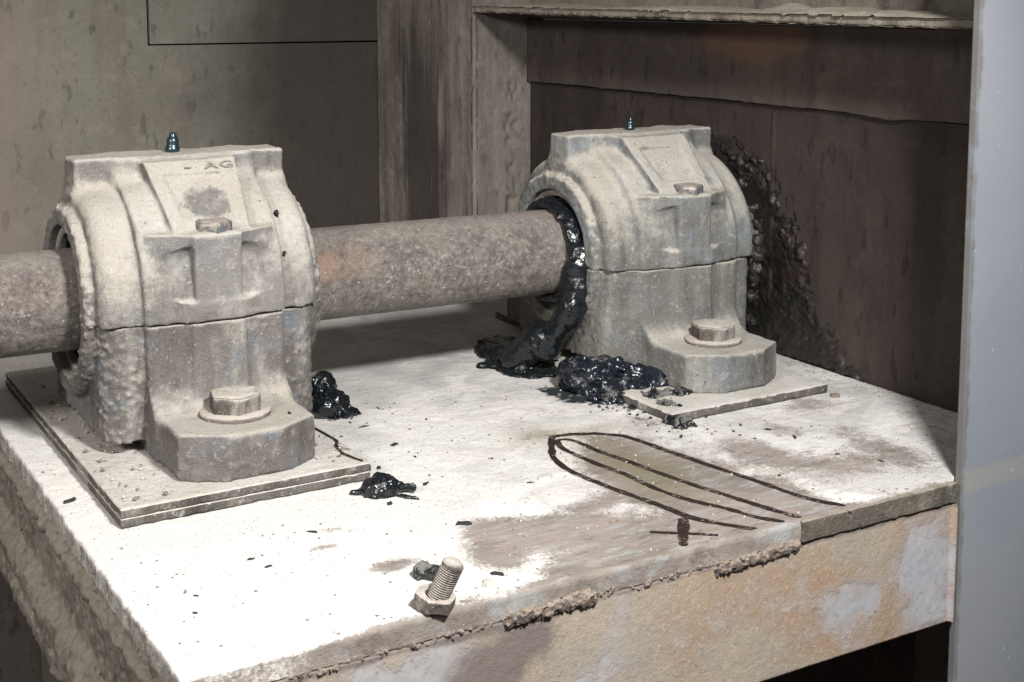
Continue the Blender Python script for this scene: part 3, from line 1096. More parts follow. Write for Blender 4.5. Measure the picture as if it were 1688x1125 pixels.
OUT = [(0.7076, 0.6973), (0.6944, 0.7266), (0.6848, 0.7808), (0.6785, 0.8152), (0.6744, 0.8395), (0.6692, 0.8723), (0.6637, 0.9067), (0.6524, 0.9248), (0.6328, 0.9385),
       (0.6131, 0.9447), (0.6056, 0.9416), (0.5871, 0.9128), (0.5780, 0.8940), (0.5745, 0.8646), (0.5784, 0.8323), (0.5849, 0.7983), (0.5914, 0.7671), (0.5961, 0.7409),
       (0.6087, 0.7174), (0.6242, 0.6970)]
INN = [(0.6643, 0.6986), (0.6564, 0.7224), (0.6465, 0.7627), (0.6387, 0.7945), (0.6322, 0.8299), (0.6262, 0.8685), (0.6211, 0.8941), (0.6181, 0.9230), (0.6132, 0.9334),
       (0.6053, 0.9325), (0.5986, 0.9148), (0.5993, 0.8949), (0.6026, 0.8674), (0.6079, 0.8365), (0.6095, 0.7999), (0.6171, 0.7673), (0.6290, 0.7417), (0.6367, 0.7179), (0.6485, 0.6998)]
for nm, pts, wd, lab in (('marker_line', OUT, 0.0058, 'outer dark marker loop drawn on the table top'), ('marker_line', INN, 0.0052, 'inner narrow dark marker loop drawn on the table top'),
                         ('marker_cross_stroke', [(0.5543, 0.7346), (0.5650, 0.7262), (0.5772, 0.7171), (0.5922, 0.7050)], 0.0040, 'thin stroke of the dark marker cross'),
                         ('marker_cross_stroke', [(0.5900, 0.7420), (0.5800, 0.7290), (0.5711, 0.7182), (0.5590, 0.7020)], 0.0075, 'thick stroke of the dark marker cross')):
    V, Fc = ribbon(pts, wd, seed=len(pts))
    o = keep_world(mesh_obj(nm, V, Fc, M['marker'], tbl))
    o['label'] = lab


# ================================================================== BASE PLATES
def base_plate(x0, x1, y0, y1, th, label, layers, seed):
    t = empty('base_plate', ((x0 + x1) / 2, (y0 + y1) / 2, 0.0012))
    t.matrix_basis = Matrix.Translation(t.location) @ Matrix.Rotation(0.0, 4, 'Z')
    t.rotation_euler = (0, 0, 0)
    tag(t, label, 'base plate', 'base plates under the bearings')
    hx, hy = (x1 - x0) / 2, (y1 - y0) / 2
    lt = (th - 0.0012) / layers
    for k in range(layers):
        def b(x, y, z, k=k):
            off = 0.0004 * k
            d = sbox(x, y, z, (off, -off * 0.5, lt * (k + 0.5)), (hx, hy, lt * 0.5 - 0.0001), 0.0002)
            if k == layers - 1:
                zz = z - (lt * (k + 1))
                d = np.minimum(d, np.maximum(np.abs(zz) - 0.0006, np.maximum(np.abs(x) - hx + 0.002, np.abs(y) - hy + 0.002)))
            return d
        x, y, z = lo = (-hx - 0.006, -hy - 0.006, -0.003), 0, 0
        crust_field((-hx - 0.006, -hy - 0.006, lt * k - 0.003), (hx + 0.006, hy + 0.006, lt * (k + 1) + 0.004), 0.0016, b, 0.0005, 130, seed + 10 * k,
                    M['plate_edge'], 'steel_shim' if k < layers - 1 else 'steel_plate', t, 0.004)
    return t


bpl = base_plate(0.2365, 0.4300, 0.929, 1.345, 0.0150, 'doubled steel base plate under the near left bearing housing, thick layered edge', 2, 150)
bpr = base_plate(0.717, 0.903, 0.920, 1.185, 0.0095, 'thin dusty base plate under the far right bearing housing', 1, 170)
wp('rear_shim', M['plate_edge'], bpr, [(0.785, 0.90, 1.245, 1.345, 0.0, 0.0095)])

# ================================================================== BEARING HOUSINGS
HC = 0.1105


SOFT = [0.0]


def cap_build(x, y, z):
    ya = -np.abs(y)
    d = scylx(x, y, z, HC, 0.104, 0.058, 0.004)
    d = smin(d, scylx(x, y, z, HC, 0.0955, 0.090, 0.012), 0.004 + SOFT[0] * 0.5)
    ax = np.abs(x)
    lug = sbox(ax, y, z, (0.0690, 0, 0.190), (0.0200, 0.018, 0.0385), 0.0025)
    d = smin(d, lug, 0.011)
    d = smin(d, sbox(x, y, z, (0, 0, 0.20), (0.055, 0.024, 0.0285), 0.004), 0.016)
    # sloping pad with a shallow pocket
    ny_, nz_ = -0.66, 0.751
    dist = (ya + 0.064) * ny_ + (z - 0.2035) * nz_
    along = (ya + 0.064) * nz_ + (z - 0.2035) * (-ny_)     # + towards the top
    padw = 0.036 + 0.10 * np.clip(along, -0.04, 0.04)
    pad = np.maximum(np.maximum(dist, -dist - 0.03), np.maximum(ax - padw, np.abs(along) - 0.044))
    pad = np.maximum(pad, z - 0.2265)
    d = smin(d, pad + 0.001, 0.006)
    pocket = np.maximum(np.maximum(np.abs(dist) - 0.0022, ax - 0.021 - 0.1 * along), np.abs(along + 0.003) - 0.021)
    d = -smin(-d, pocket, 0.004)
    # bolt boss, its shelf and the split flange
    d = smin(d, sbox(x, ya, z, (0, -0.080, 0.139), (0.0195, 0.030, 0.035), 0.003), 0.003)
    shelf = sbox(x, ya, z, (0, -0.078, 0.165), (0.052, 0.0285, 0.009), 0.002)
    shelf = np.maximum(shelf, (-(ya + 0.1065) + (ax - 0.019) * 0.55) * 0.85)
    shelf = np.maximum(shelf, (-(z - 0.166) - (ya + 0.1065) * 0.45) * 0.85)
    d = smin(d, shelf, 0.004)
    d = smin(d, sbox(x, ya, z, (0, -0.078, 0.135), (0.047, 0.0160, 0.033), 0.006), 0.008)
    fl = sbox(x, ya, z, (0, -0.078, 0.1125), (0.052, 0.032, 0.0085), 0.003)
    fl = np.maximum(fl, (ax * 0.5 - (ya + 0.110) - 0.0105) * 0.88)
    d = smin(d, fl, 0.004)
    d = np.maximum(d, z - 0.2290)
    neck = scylx(x, y, z, HC, 0.079, 0.0985, 0.005)
    d = smin(d, neck, 0.004)
    bore = np.maximum(np.sqrt(y ** 2 + (z - HC) ** 2) - 0.0625, 0.074 - ax)
    d = np.maximum(d, -bore)
    d = np.maximum(d, -(np.sqrt(y ** 2 + (z - HC) ** 2) - 0.050))
    return np.maximum(d, 0.1045 - z)


def base_build(x, y, z):
    ax = np.abs(x)
    ya = -np.abs(y)
    body = sbox(x, y, z, (0, 0, 0.05), (0.0565, 0.1035, 0.075), 0.006)
    foot = sbox(x, y, z, (0, 0, 0.018), (0.0545, 0.188, 0.018), 0.004)
    foot = np.maximum(foot, (ax * 0.62 + np.abs(y) - 0.2015) * 0.82)
    d = smin(body, foot, 0.030)
    d = np.maximum(d, ax - 0.0568)
    ends = np.maximum(sbox(x, y, z, (0, 0, 0.055), (0.0885, 0.0935, 0.09), 0.020), 0.011 - z)
    d = smin(d, ends, 0.003 + SOFT[0])
    mid = sbox(x, ya, z, (0, -0.103, 0.085), (0.022, 0.006, 0.045), 0.003)
    d = smin(d, mid, 0.006)
    d = smin(d, scylx(x, y, z, HC, 0.079, 0.0985, 0.005), 0.004)
    bore = np.maximum(np.sqrt(y ** 2 + (z - HC) ** 2) - 0.0625, 0.074 - ax)
    d = np.maximum(d, -bore)
    d = np.maximum(d, -(np.sqrt(y ** 2 + (z - HC) ** 2) - 0.050))
    return np.maximum(np.maximum(d, z - 0.1035), -z)


def housing_part(kind, h, near, mat, parent):
    if kind == 'cap':
        lo, hi = (-0.104, -0.118, 0.100), (0.104, 0.118, 0.236)
        fn = cap_build
    else:
        lo, hi = (-0.104, -0.196, -0.004), (0.104, 0.196, 0.108)
        fn = base_build
    x, y, z = grid3(lo, hi, h)
    d = np.array(np.broadcast_to(fn(x, y, z).astype(np.float32), (x.shape[0], y.shape[1], z.shape[2])))

    def nz_(a, b, c):
        amp = 0.00075 if near else 0.0005
        r = amp * fbm(a, b, c, 75, 4, 300 if near else 330)
        r = r + 0.0006 * fbm(a, b, c, 24, 2, 320)
        if kind == 'base':                     # crust hanging on the end cheeks and foot corners
            k = np.clip((np.abs(a) - 0.052) / 0.01, 0, 1) * (1.0 if near else 0.55)
            r = r - k * 0.0024 * np.clip(fbm(a, b, c, 260, 4, 340), -0.25, 1)
            k2 = np.clip((0.03 - c) / 0.02, 0, 1) * np.clip((-b - 0.13) / 0.02, 0, 1) * np.clip((0.02 - a) / 0.04, 0, 1)
            r = r - k2 * 0.0028 * np.clip(fbm(a, b, c, 150, 3, 350) - 0.05, 0, 1)
        else:
            k = np.clip((0.116 - c) / 0.006, 0, 1)
            r = r - k * 0.0012 * fbm(a, b, c, 150, 3, 360)
            top = np.clip((c - 0.223) / 0.004, 0, 1)
            r = r - top * 0.0014 * np.clip(fbm(a, b, c, 160, 3, 361), 0, 1)
        rr = np.sqrt(b ** 2 + (c - HC) ** 2)
        kn = np.clip((np.abs(a) - 0.088) / 0.006, 0, 1) * np.clip((rr - 0.062) / 0.004, 0, 1)
        r = r - kn * 0.0022 * fbm(a, b, c, 190, 3, 370)
        return r
    d = band_noise(d, x, y, z, 0.006, nz_)
    P, Q = surface_nets(d, lo, h)
    if kind == 'cap':
        mat = M['cap_near'] if near else M['cap_far']
    return mesh_obj('housing_cap' if kind == 'cap' else 'housing_base', P, Q, mat, parent)


def hex_bm(af, hgt, cham=0.0012):
    b = bmesh.new()
    R = af / math.sqrt(3)
    rings = []
    for rr, zz in ((R, 0), (R, hgt - cham), (R - cham * 1.3, hgt), (0.0, hgt + 0.0003)):
        if rr == 0:
            rings.append([b.verts.new((0, 0, zz))])
        else:
            rings.append([b.verts.new((rr * math.cos(math.pi / 3 * k), rr * math.sin(math.pi / 3 * k), zz)) for k in range(6)])
    for a_, b_ in zip(rings, rings[1:]):
        for k in range(6):
            j = (k + 1) % 6
            if len(b_) == 1:
                b.faces.new((a_[k], a_[j], b_[0]))
            else:
                b.faces.new((a_[k], a_[j], b_[j], b_[k]))
    return b


def hexbolt(parent, loc, af, hgt, rz, mat, washer=None, lean=(0, 0)):
    b = hex_bm(af, hgt)
    es = [e for e in b.edges]
    bmesh.ops.bevel(b, geom=es, offset=0.0006, segments=2, affect='EDGES')
    bmesh.ops.subdivide_edges(b, edges=b.edges[:], cuts=2, use_grid_fill=True)
    for v in b.verts:
        n = random.uniform(-1, 1) * 0.00018
        v.co += Vector((n, -n, n * 0.6))
    o = bm_obj('hex_bolt', b, mat, parent, smooth=True)
    o.location = loc
    o.rotation_euler = (lean[0], lean[1], rz)
    if washer:
        r, t = washer
        V, Fc = lathe([(r * 0.3, 0), (r - 0.001, -0.001), (r, 0.0004), (r, t - 0.0007), (r - 0.0008, t), (r * 0.3, t + 0.0002)], 56)
        V = [(a * (1 + 0.012 * math.sin(5 * math.atan2(c_, a))), c_, z_) for a, c_, z_ in V]
        wo = mesh_obj('washer', V, Fc, M['washer'], o)
        wo.location = (0, 0, -t)
    return o


M['washer'] = cast_mat('dusty_washer', (0.25, 0.22, 0.2), (0.18, 0.16, 0.14), (0.2, 0.2, 0.2), 0.1, 0.0, dust=(0.70, 0.64, 0.57), k=1.5, seed=15)


def nipple(parent, loc, s=1.0, lean=0.0):
    V, Fc = lathe([(0.0, -0.002), (0.0060, -0.002), (0.0062, 0.003), (0.0054, 0.0042), (0.0050, 0.0062), (0.0052, 0.0085), (0.0048, 0.0108),
                   (0.0034, 0.0124), (0.0030, 0.0132), (0.0029, 0.0148), (0.0020, 0.0160), (0, 0.0164)], 24)
    V = [(a * s, b * s, c * s) for a, b, c in V]
    o = mesh_obj('grease_nipple', V, Fc, M['nipple'], parent)
    o.location = loc
    o.rotation_euler = (0, lean, 0)
    return o


def ring_part(name, parent, xc, hx, r0, r1, mat, seed, amp):
    def b(x, y, z):
        rr = np.sqrt(y ** 2 + (z - HC) ** 2)
        q = np.maximum(np.abs(rr - (r0 + r1) / 2) - (r1 - r0) / 2, np.abs(x - xc) - hx)
        return q
    return crust_field((xc - hx - 0.004, -r1 - 0.004, HC - r1 - 0.004), (xc + hx + 0.004, r1 + 0.004, HC + r1 + 0.004), 0.0013, b, amp, 120, seed, mat, name, parent, 0.005)


def bearing(label, loc, rz, near):
    t = empty('bearing_housing', loc, rz)
    tag(t, label, 'bearing housing', 'cast bearing housings carrying the shaft')
    h = 0.00150 if near else 0.00165
    mat = M['cast_near'] if near else M['cast_far']
    SOFT[0] = 0.0 if near else 0.014
    housing_part('base', h, near, mat, t)
    housing_part('cap', h, near, mat, t)
    for sy in (-1, 1):
        hexbolt(t, (0.0005, 0.138 * sy, 0.0400), 0.0365, 0.0140, 0.35 if near else 0.25, M['bolt'], (0.0275, 0.0040))
        hexbolt(t, (0.001, 0.094 * sy, 0.1735), 0.0265, 0.0095, 0.45, M['bolt_clean'])
    nipple(t, (-0.003, 0.0, 0.2290), 1.0 if near else 0.8, 0.05)
    for sx in (-1, 1):
        ring_part('seal_ring', t, 0.0880 * sx, 0.0040, 0.0555, 0.0630, M['seal'], 380, 0.0004)
        ring_part('shaft_seal', t, 0.0800 * sx, 0.0040, 0.0425, 0.0545, M['grease'], 385, 0.0012)
    return t


blkL = bearing('near cast bearing housing, cream dusted cap with worn raised letters, crusty base', (0.3450, 1.130, 0.0150), math.radians(-0.6), True)
blkR = bearing('far cast bearing housing with bluish paint and black grease oozing at its shaft hole', (0.8240, 1.130, 0.0100), math.radians(-1.2), False)


# raised casting letters, mostly buried in dust: a worn stub, then A G
def letters(txt, size, local, parent, squeeze=1.0):
    cu = bpy.data.curves.new('txt', 'FONT')
    cu.body = txt
    cu.size = size
    cu.extrude = 0.0004
    cu.bevel_depth = 0.00025
    cu.bevel_resolution = 1
    cu.align_x = 'CENTER'
    cu.space_character = 1.25
    tmp = bpy.data.objects.new('tmp', cu)
    COL.objects.link(tmp)
    bpy.context.view_layer.update()
    me = bpy.data.meshes.new_from_object(tmp.evaluated_get(bpy.context.evaluated_depsgraph_get()))
    bpy.data.objects.remove(tmp)
    me.materials.clear()
    me.materials.append(M['cast_letter'])
    o = bpy.data.objects.new('raised_lettering', me)
    COL.objects.link(o)
    o.parent = parent
    # text plane: x along the shaft, up along the slope
    up = Vector((0, 0.751, 0.66))
    nrm = Vector((0, -0.66, 0.751))
    m = Matrix(((1 * squeeze, 0, 0, 0), (0, up.y, nrm.y, 0), (0, up.z, nrm.z, 0), (0, 0, 0, 1)))
    o.matrix_basis = Matrix.Translation(Vector(local)) @ m
    return o


def pad_pt(x, along, off=0.0009):
    return (x, -0.064 + along * 0.751 - 0.66 * off, 0.2035 + along * 0.66 + 0.751 * off)


letters('AG', 0.0105, pad_pt(0.0225, 0.0225, -0.0003), blkL, 1.55)
letters('-', 0.011, pad_pt(-0.0040, 0.0225, -0.0003), blkL, 1.6)


# crust thrown on the far side of the right housing
def rcrust(x, y, z):
    d = 1.0
    for (yy, zz, r) in ((-0.088, 0.150, 0.005), (-0.092, 0.135, 0.006), (-0.094, 0.120, 0.0055), (-0.094, 0.105, 0.007), (-0.092, 0.090, 0.006), (-0.088, 0.078, 0.006), (-0.086, 0.060, 0.005),
                        (-0.070, 0.175, 0.005), (-0.086, 0.035, 0.005)):
        d = np.minimum(d, sball(x, y, z, (0.091, yy, zz), r))
    return d


crust_field((0.075, -0.112, 0.02), (0.105, -0.055, 0.19), 0.0013, rcrust, 0.0060, 170, 390, M['spatter'], 'grease_crust', blkR, 0.006)


# dark holes in the near cap are stood in for by small blobs, added further down
# ================================================================== SHAFT
def shaft():
    p0 = Vector((-0.12, 1.130, 0.1305))
    p1 = Vector((0.965, 1.130, 0.1185))
    d = p1 - p0
    L = d.length
    n, seg = 620, 150
    X = np.linspace(0, L, n)
    A = np.linspace(0, 2 * math.pi, seg, endpoint=False)
    XX, AA = np.meshgrid(X, A, indexing='ij')
    R = 0.0420 + 0 * XX
    cy, cz = np.cos(AA), np.sin(AA)
    R = R + 0.00035 * fbm(XX, cy * 0.04, cz * 0.04, 140, 3, 400) + 0.0002 * fbm(XX, cy * 0.04, cz * 0.04, 40, 2, 405)
    wx = XX + p0.x
    # crust left of the rubbed ring beside the near housing, and a ragged lip by the far seal
    k = np.exp(-((wx - 0.452) / 0.010) ** 2) * np.clip(-cz * 1.5 + 0.1, 0, 1)
    R = R + k * 0.0022 * (1 + fbm(XX, cy * 0.04, cz * 0.04, 120, 3, 410))
    R = R - 0.0012 * np.clip(1 - np.abs(wx - 0.437) / 0.006, 0, 1)
    k = np.clip((wx - 0.690) / 0.012, 0, 1) * np.clip((0.712 - wx) / 0.006, 0, 1)
    R = R + k * 0.0008 * fbm(XX, cy * 0.04, cz * 0.04, 260, 3, 412)
    V = np.stack([wx, R * cy, R * cz - d.z / L * 0], -1)
    V = V.reshape(-1, 3)
    I = np.arange(n * seg).reshape(n, seg)
    J = np.roll(I, -1, 1)
    Q = np.stack([I[:-1], J[:-1], J[1:], I[1:]], -1).reshape(-1, 4)[:, ::-1]
    o = mesh_obj('drive_shaft', V, Q, M['shaft'])
    o.location = (0, 1.130, 0.1305 - (0 - p0.x) * 0.0111)
    o.rotation_euler = (0, math.atan(0.0111), 0)
    tag(o, 'round rusty brown shaft running through both bearing housings', 'shaft')


shaft()

# ================================================================== GREASE


def blob(name, label, lo, hi, h, build, amp, scale, seed, mat, group=None, width=0.008, kind=None, cat='grease'):
    o_ = crust_field(lo, hi, h, build, amp, scale, seed, mat, name, None, width)
    return tag(o_, label, cat, group, kind)


def collar(x, y, z):
    rr = np.sqrt((y - 1.13) ** 2 + (z - 0.1215) ** 2)
    ang = (z - 0.1215) / (rr + 1e-5)
    xc = 0.727 - 0.004 * ang
    tube = np.sqrt(((x - xc) * 0.62) ** 2 + (rr - 0.0478) ** 2) - (0.0078 - 0.0020 * ang)
    d = tube
    # sag down the front of the housing below the shaft
    d = smin(d, scap(x, y, z, (0.722, 1.082, 0.110), (0.716, 1.078, 0.070), 0.012), 0.012)
    d = smin(d, scap(x, y, z, (0.716, 1.080, 0.072), (0.704, 1.100, 0.032), 0.012), 0.012)
    d = smin(d, scap(x, y, z, (0.700, 1.112, 0.038), (0.690, 1.14, 0.010), 0.017), 0.014)
    d = smin(d, scap(x, y, z, (0.728, 1.078, 0.130), (0.724, 1.070, 0.095), 0.007), 0.010)
    inner = np.sqrt((y - 1.13) ** 2 + (z - 0.1215) ** 2) - 0.0425
    return np.maximum(d, -np.maximum(inner, 0 * x - 1))


blob('grease_collar', 'glossy black grease ring oozing round the shaft at the far housing and sagging below it', (0.664, 1.045, -0.002), (0.752, 1.200, 0.190), 0.0015,
     collar, 0.0034, 75, 420, M['grease'])


def patch(x, y, z):
    d = sball(x, y, z, (0.722, 1.185, 0.004), 0.036, (1.05, 1.85, 0.26))
    d = smin(d, scap(x, y, z, (0.70, 1.15, 0.003), (0.664, 1.168, 0.0015), 0.0035), 0.008)
    d = smin(d, sball(x, y, z, (0.700, 1.135, 0.002), 0.022, (1.1, 1.2, 0.22)), 0.01)
    return d


blob('grease_patch', 'flat dull black grease patch spread on the table below the shaft', (0.645, 1.085, -0.004), (0.775, 1.262, 0.020), 0.0015, patch, 0.0022, 110, 430, M['grease_film'])


def lumpL(x, y, z):
    return smin(sball(x, y, z, (0.6885, 1.122, 0.004), 0.0085, (1.3, 1, 0.9)), sball(x, y, z, (0.700, 1.117, 0.005), 0.007), 0.006)


blob('grease_lump', 'small dusty black grease lump at the front tip of the flat grease patch', (0.67, 1.10, -0.004), (0.715, 1.14, 0.018), 0.0012, lumpL, 0.0042, 170, 440, M['grease_dusty'])


def pile(x, y, z):
    d = sball(x, y, z, (0.706, 1.052, 0.012), 0.019, (1, 1.1, 1.05))
    d = smin(d, sball(x, y, z, (0.722, 1.035, 0.018), 0.015, (1.25, 1, 0.9)), 0.012)
    d = smin(d, scap(x, y, z, (0.728, 1.037, 0.024), (0.764, 1.014, 0.014), 0.0075), 0.008)
    d = smin(d, scap(x, y, z, (0.715, 1.020, 0.008), (0.770, 0.998, 0.010), 0.009), 0.010)
    d = smin(d, sball(x, y, z, (0.768, 1.004, 0.013), 0.0100, (1.3, 1, 0.9)), 0.006)
    d = smin(d, sball(x, y, z, (0.735, 1.012, 0.002), 0.022, (1.5, 1.1, 0.35)), 0.005)
    return d


blob('grease_pile', 'large lumpy pile of blue-black grease at the left foot of the far housing', (0.675, 0.975, -0.004), (0.795, 1.085, 0.048), 0.0015, pile, 0.0066, 105, 450, M['grease_mid'])


def pile2(x, y, z):
    d = sball(x, y, z, (0.715, 1.005, 0.004), 0.011, (1.6, 1, 0.7))
    d = smin(d, sball(x, y, z, (0.742, 0.975, 0.005), 0.012, (1.4, 1, 0.7)), 0.008)
    d = smin(d, sball(x, y, z, (0.733, 0.945, 0.004), 0.011, (1.0, 1.4, 0.7)), 0.008)
    d = smin(d, sball(x, y, z, (0.760, 0.965, 0.010), 0.008, (2.0, 0.8, 0.5)), 0.006)
    d = smin(d, sball(x, y, z, (0.722, 0.918, 0.002), 0.009, (1.0, 1.4, 0.6)), 0.006)
    return d


blob('grease_crumbs', 'grey dusty grease scrapings trailing in front of the blue-black grease pile', (0.685, 0.895, -0.004), (0.79, 1.03, 0.024), 0.0013, pile2, 0.0060, 150, 460, M['grease_dusty'])


def lumpA(x, y, z):
    d = sball(x, y, z, (0.470, 1.118, 0.022), 0.0145, (1.0, 0.9, 1.0))
    d = smin(d, sball(x, y, z, (0.474, 1.098, 0.010), 0.013, (1, 0.9, 0.9)), 0.006)
    d = smin(d, sball(x, y, z, (0.461, 1.10, 0.008), 0.011), 0.006)
    d = smin(d, sball(x, y, z, (0.482, 1.090, 0.003), 0.008, (1.3, 1.2, 0.5)), 0.004)
    return d


blob('grease_lump', 'tall glossy black grease lump against the right side of the near housing', (0.438, 1.072, -0.004), (0.503, 1.140, 0.044), 0.0012, lumpA, 0.0050, 120, 470, M['grease'])


def lumpB(x, y, z):
    d = sball(x, y, z, (0.4245, 0.900, 0.004), 0.0128, (1.15, 1.05, 0.85))
    d = smin(d, scap(x, y, z, (0.436, 0.894, 0.004), (0.446, 0.888, 0.005), 0.0026), 0.005)
    d = smin(d, scap(x, y, z, (0.412, 0.905, 0.002), (0.405, 0.908, 0.0025), 0.0018), 0.004)
    d = smin(d, scap(x, y, z, (0.432, 0.887, 0.002), (0.443, 0.872, 0.001), 0.0013), 0.002)
    return d


blob('grease_lump', 'small domed glossy black grease lump alone on white dust before the near base plate', (0.396, 0.862, -0.004), (0.455, 0.925, 0.022), 0.0010, lumpB, 0.0026, 190, 480, M['grease'])


def lumpC(x, y, z):
    d = scap(x, y, z, (0.3835, 0.752, 0.005), (0.3900, 0.730, 0.008), 0.0042)
    d = smin(d, sball(x, y, z, (0.3845, 0.750, 0.003), 0.0055, (1.3, 1.2, 0.7)), 0.004)
    return d


blob('grease_lump', 'black crumb of grease just behind the upright threaded bolt', (0.370, 0.715, -0.004), (0.402, 0.768, 0.020), 0.0009, lumpC, 0.0030, 230, 490, M['grease_dusty'])


# thrown grease on the side wall
def spatter():
    ny, nz = 230, 200
    Y, Z = np.meshgrid(np.linspace(0.90, 1.24, ny), np.linspace(0.001, 0.255, nz), indexing='ij')
    pl = [(1.20, 0.215), (1.15, 0.218), (1.11, 0.204), (1.07, 0.1755), (1.045, 0.150), (1.031, 0.123), (1.012, 0.085), (0.993, 0.048), (0.968, 0.025), (0.945, 0.008)]
    dd = 1e3
    side = 0
    for a, b in zip(pl, pl[1:]):
        ax_, az_ = a
        bx_, bz_ = b
        ux, uz = bx_ - ax_, bz_ - az_
        t = np.clip(((Y - ax_) * ux + (Z - az_) * uz) / (ux * ux + uz * uz), 0, 1)
        dist = np.hypot(Y - ax_ - t * ux, Z - az_ - t * uz)
        sg = ((Y - ax_) * uz - (Z - az_) * ux)
        upd = dist < dd
        side = np.where(upd, np.sign(sg), side)
        dd = np.where(upd, dist, dd)
    inside = (side < 0)
    nb = fbm(Y, Z, Z * 0, 60, 4, 500)
    nf = fbm(Y, Z, Z * 0, 190, 5, 510)
    gate = np.clip(0.55 + 1.3 * fbm(Y, Z, Z * 0, 26, 3, 520), 0.35, 1.3)
    wid = 0.011 + 0.008 * np.clip((Z - 0.15) / 0.05, 0, 1)
    ridge = np.exp(-(dd / wid) ** 2)
    nq = fbm(Y, Z, Z * 0, 70, 5, 515)
    th = 0.0046 * ridge * gate * (0.35 + 0.8 * nf + 1.3 * nq)
    ins = np.where(inside, 1.0, 0.0) * np.clip(dd / 0.01, 0, 1)
    th = th + ins * (0.0022 + 0.0016 * nf + 0.0016 * nb)
    th = th - np.where(inside, 0.0, 1.0) * np.clip((dd - 0.012) / 0.012, 0, 1) * 0.004 - 0.0012
    edge = np.minimum(np.minimum(Y - 0.90, 1.24 - Y), 0.255 - Z)
    th = np.where(edge < 0.004, -0.002, th)
    X = 0.9615 - np.clip(th, -0.0012, 0.02) * 1.25
    V = np.stack([X, Y, Z], -1).reshape(-1, 3)
    I = np.arange(ny * nz).reshape(ny, nz)
    Q = np.stack([I[:-1, :-1], I[:-1, 1:], I[1:, 1:], I[1:, :-1]], -1).reshape(-1, 4)
    keep = (X.reshape(-1)[Q] < 0.9622).any(1)
    o_ = mesh_obj('thrown_grease', V, Q[keep], M['spatter'])
    sm = o_.modifiers.new('thickness', 'SOLIDIFY')
    sm.thickness = 0.0015
    sm.offset = -1
    tag(o_, 'lumpy arc of dark thrown grease caked on the side wall behind the far housing', 'grease', kind='stuff')


spatter()

# ================================================================== STUD BOLT AT THE FRONT EDGE
sb = empty('threaded_bolt', (0.3690, 0.7080, 0.0008))
tag(sb, 'upright leaning threaded bolt in a dusty hex nut at the front edge of the table', 'bolt')
M['thread'] = cast_mat('dusty_thread', (0.17, 0.148, 0.135), (0.12, 0.10, 0.092), (0.2, 0.2, 0.2), 0.1, -0.8, k=1.9, dust=(0.66, 0.61, 0.55), seed=18)
n, seg = 300, 48
R0, pitch, L = 0.0070, 0.0015, 0.0325
Zs = np.linspace(0.001, L, n)
A = np.linspace(0, 2 * math.pi, seg, endpoint=False)
ZZ, AA = np.meshgrid(Zs, A, indexing='ij')
ph = (ZZ / pitch - AA / (2 * math.pi)) % 1.0
R = R0 - 0.0009 * (1 - np.abs(ph - 0.5) * 2) * np.clip((L - 0.0035 - ZZ) / 0.001, 0, 1)
R = R - np.clip((ZZ - (L - 0.0028)) / 0.0028, 0, 1) ** 2 * 0.0022 + 0.00015 * fbm(np.cos(AA) * .01, np.sin(AA) * .01, ZZ, 300, 2, 7)
V = np.stack([R * np.cos(AA), R * np.sin(AA), ZZ], -1).reshape(-1, 3)
V = np.concatenate([V, [[0, 0, L + 0.0003]]])
I = np.arange(n * seg).reshape(n, seg)
J = np.roll(I, -1, 1)
Fc = np.stack([I[:-1], J[:-1], J[1:], I[1:]], -1).reshape(-1, 4).tolist()
Fc += [[int(I[-1, k]), int(J[-1, k]), n * seg] for k in range(seg)]
stem = mesh_obj('threaded_shank', V, Fc, M['thread'], sb)


def nut_build(x, y, z):
    hx_ = 1.0
    d = -1.0
    for k in range(3):
        a = math.pi / 3 * k + 0.3
        d = np.maximum(d, np.abs(x * math.cos(a) + y * math.sin(a)) - 0.0118)
    d = np.maximum(d, np.abs(z - 0.0042) - 0.0042)
    d = np.maximum(d, np.sqrt(x ** 2 + y ** 2) + (z - 0.0084) * 0.6 - 0.0128)
    return np.maximum(d, -(np.sqrt(x ** 2 + y ** 2) - 0.0068))


nut = crust_field((-0.017, -0.017, -0.003), (0.017, 0.017, 0.012), 0.0009, nut_build, 0.0009, 260, 520, M['thread'], 'hex_nut', sb, 0.004)
sb.rotation_euler = (math.radians(14), math.radians(20), 0)
nut.rotation_euler = (math.radians(-5), math.radians(-11), 0)

# ================================================================== CHIPS AND CRUMBS


def chip(x, y, size, elong, rot, mat, name, label, group, z=None, cat='flake', lift=0.0004, seedv=0):
    rnd = random.Random(int(x * 1e4) * 7 + int(y * 1e4) + seedv)
    b = bmesh.new()
    k = rnd.randint(7, 10)
    top, bot = [], []
    for i in range(k):
        a = 2 * math.pi * i / k
        r = size * (0.55 + 0.6 * rnd.random())
        px, py = r * math.cos(a) * elong, r * math.sin(a)
        zt = size * (0.12 + 0.28 * rnd.random())
        top.append(b.verts.new((px * 0.85, py * 0.85, zt)))
        bot.append(b.verts.new((px, py, -0.0006)))
    c = b.verts.new((0, 0, size * 0.45))
    for i in range(k):
        j = (i + 1) % k
        b.faces.new((bot[i], bot[j], top[j], top[i]))
        b.faces.new((top[i], top[j], c))
    b.faces.new(bot[::-1])
    o_ = bm_obj(name, b, mat)
    zz = float(tz(np.array([x]), np.array([y]))[0]) + lift if z is None else z
    o_.location = (x, y, zz)
    o_.rotation_euler = (0, 0, rot)
    tag(o_, label, cat, group)
    return o_


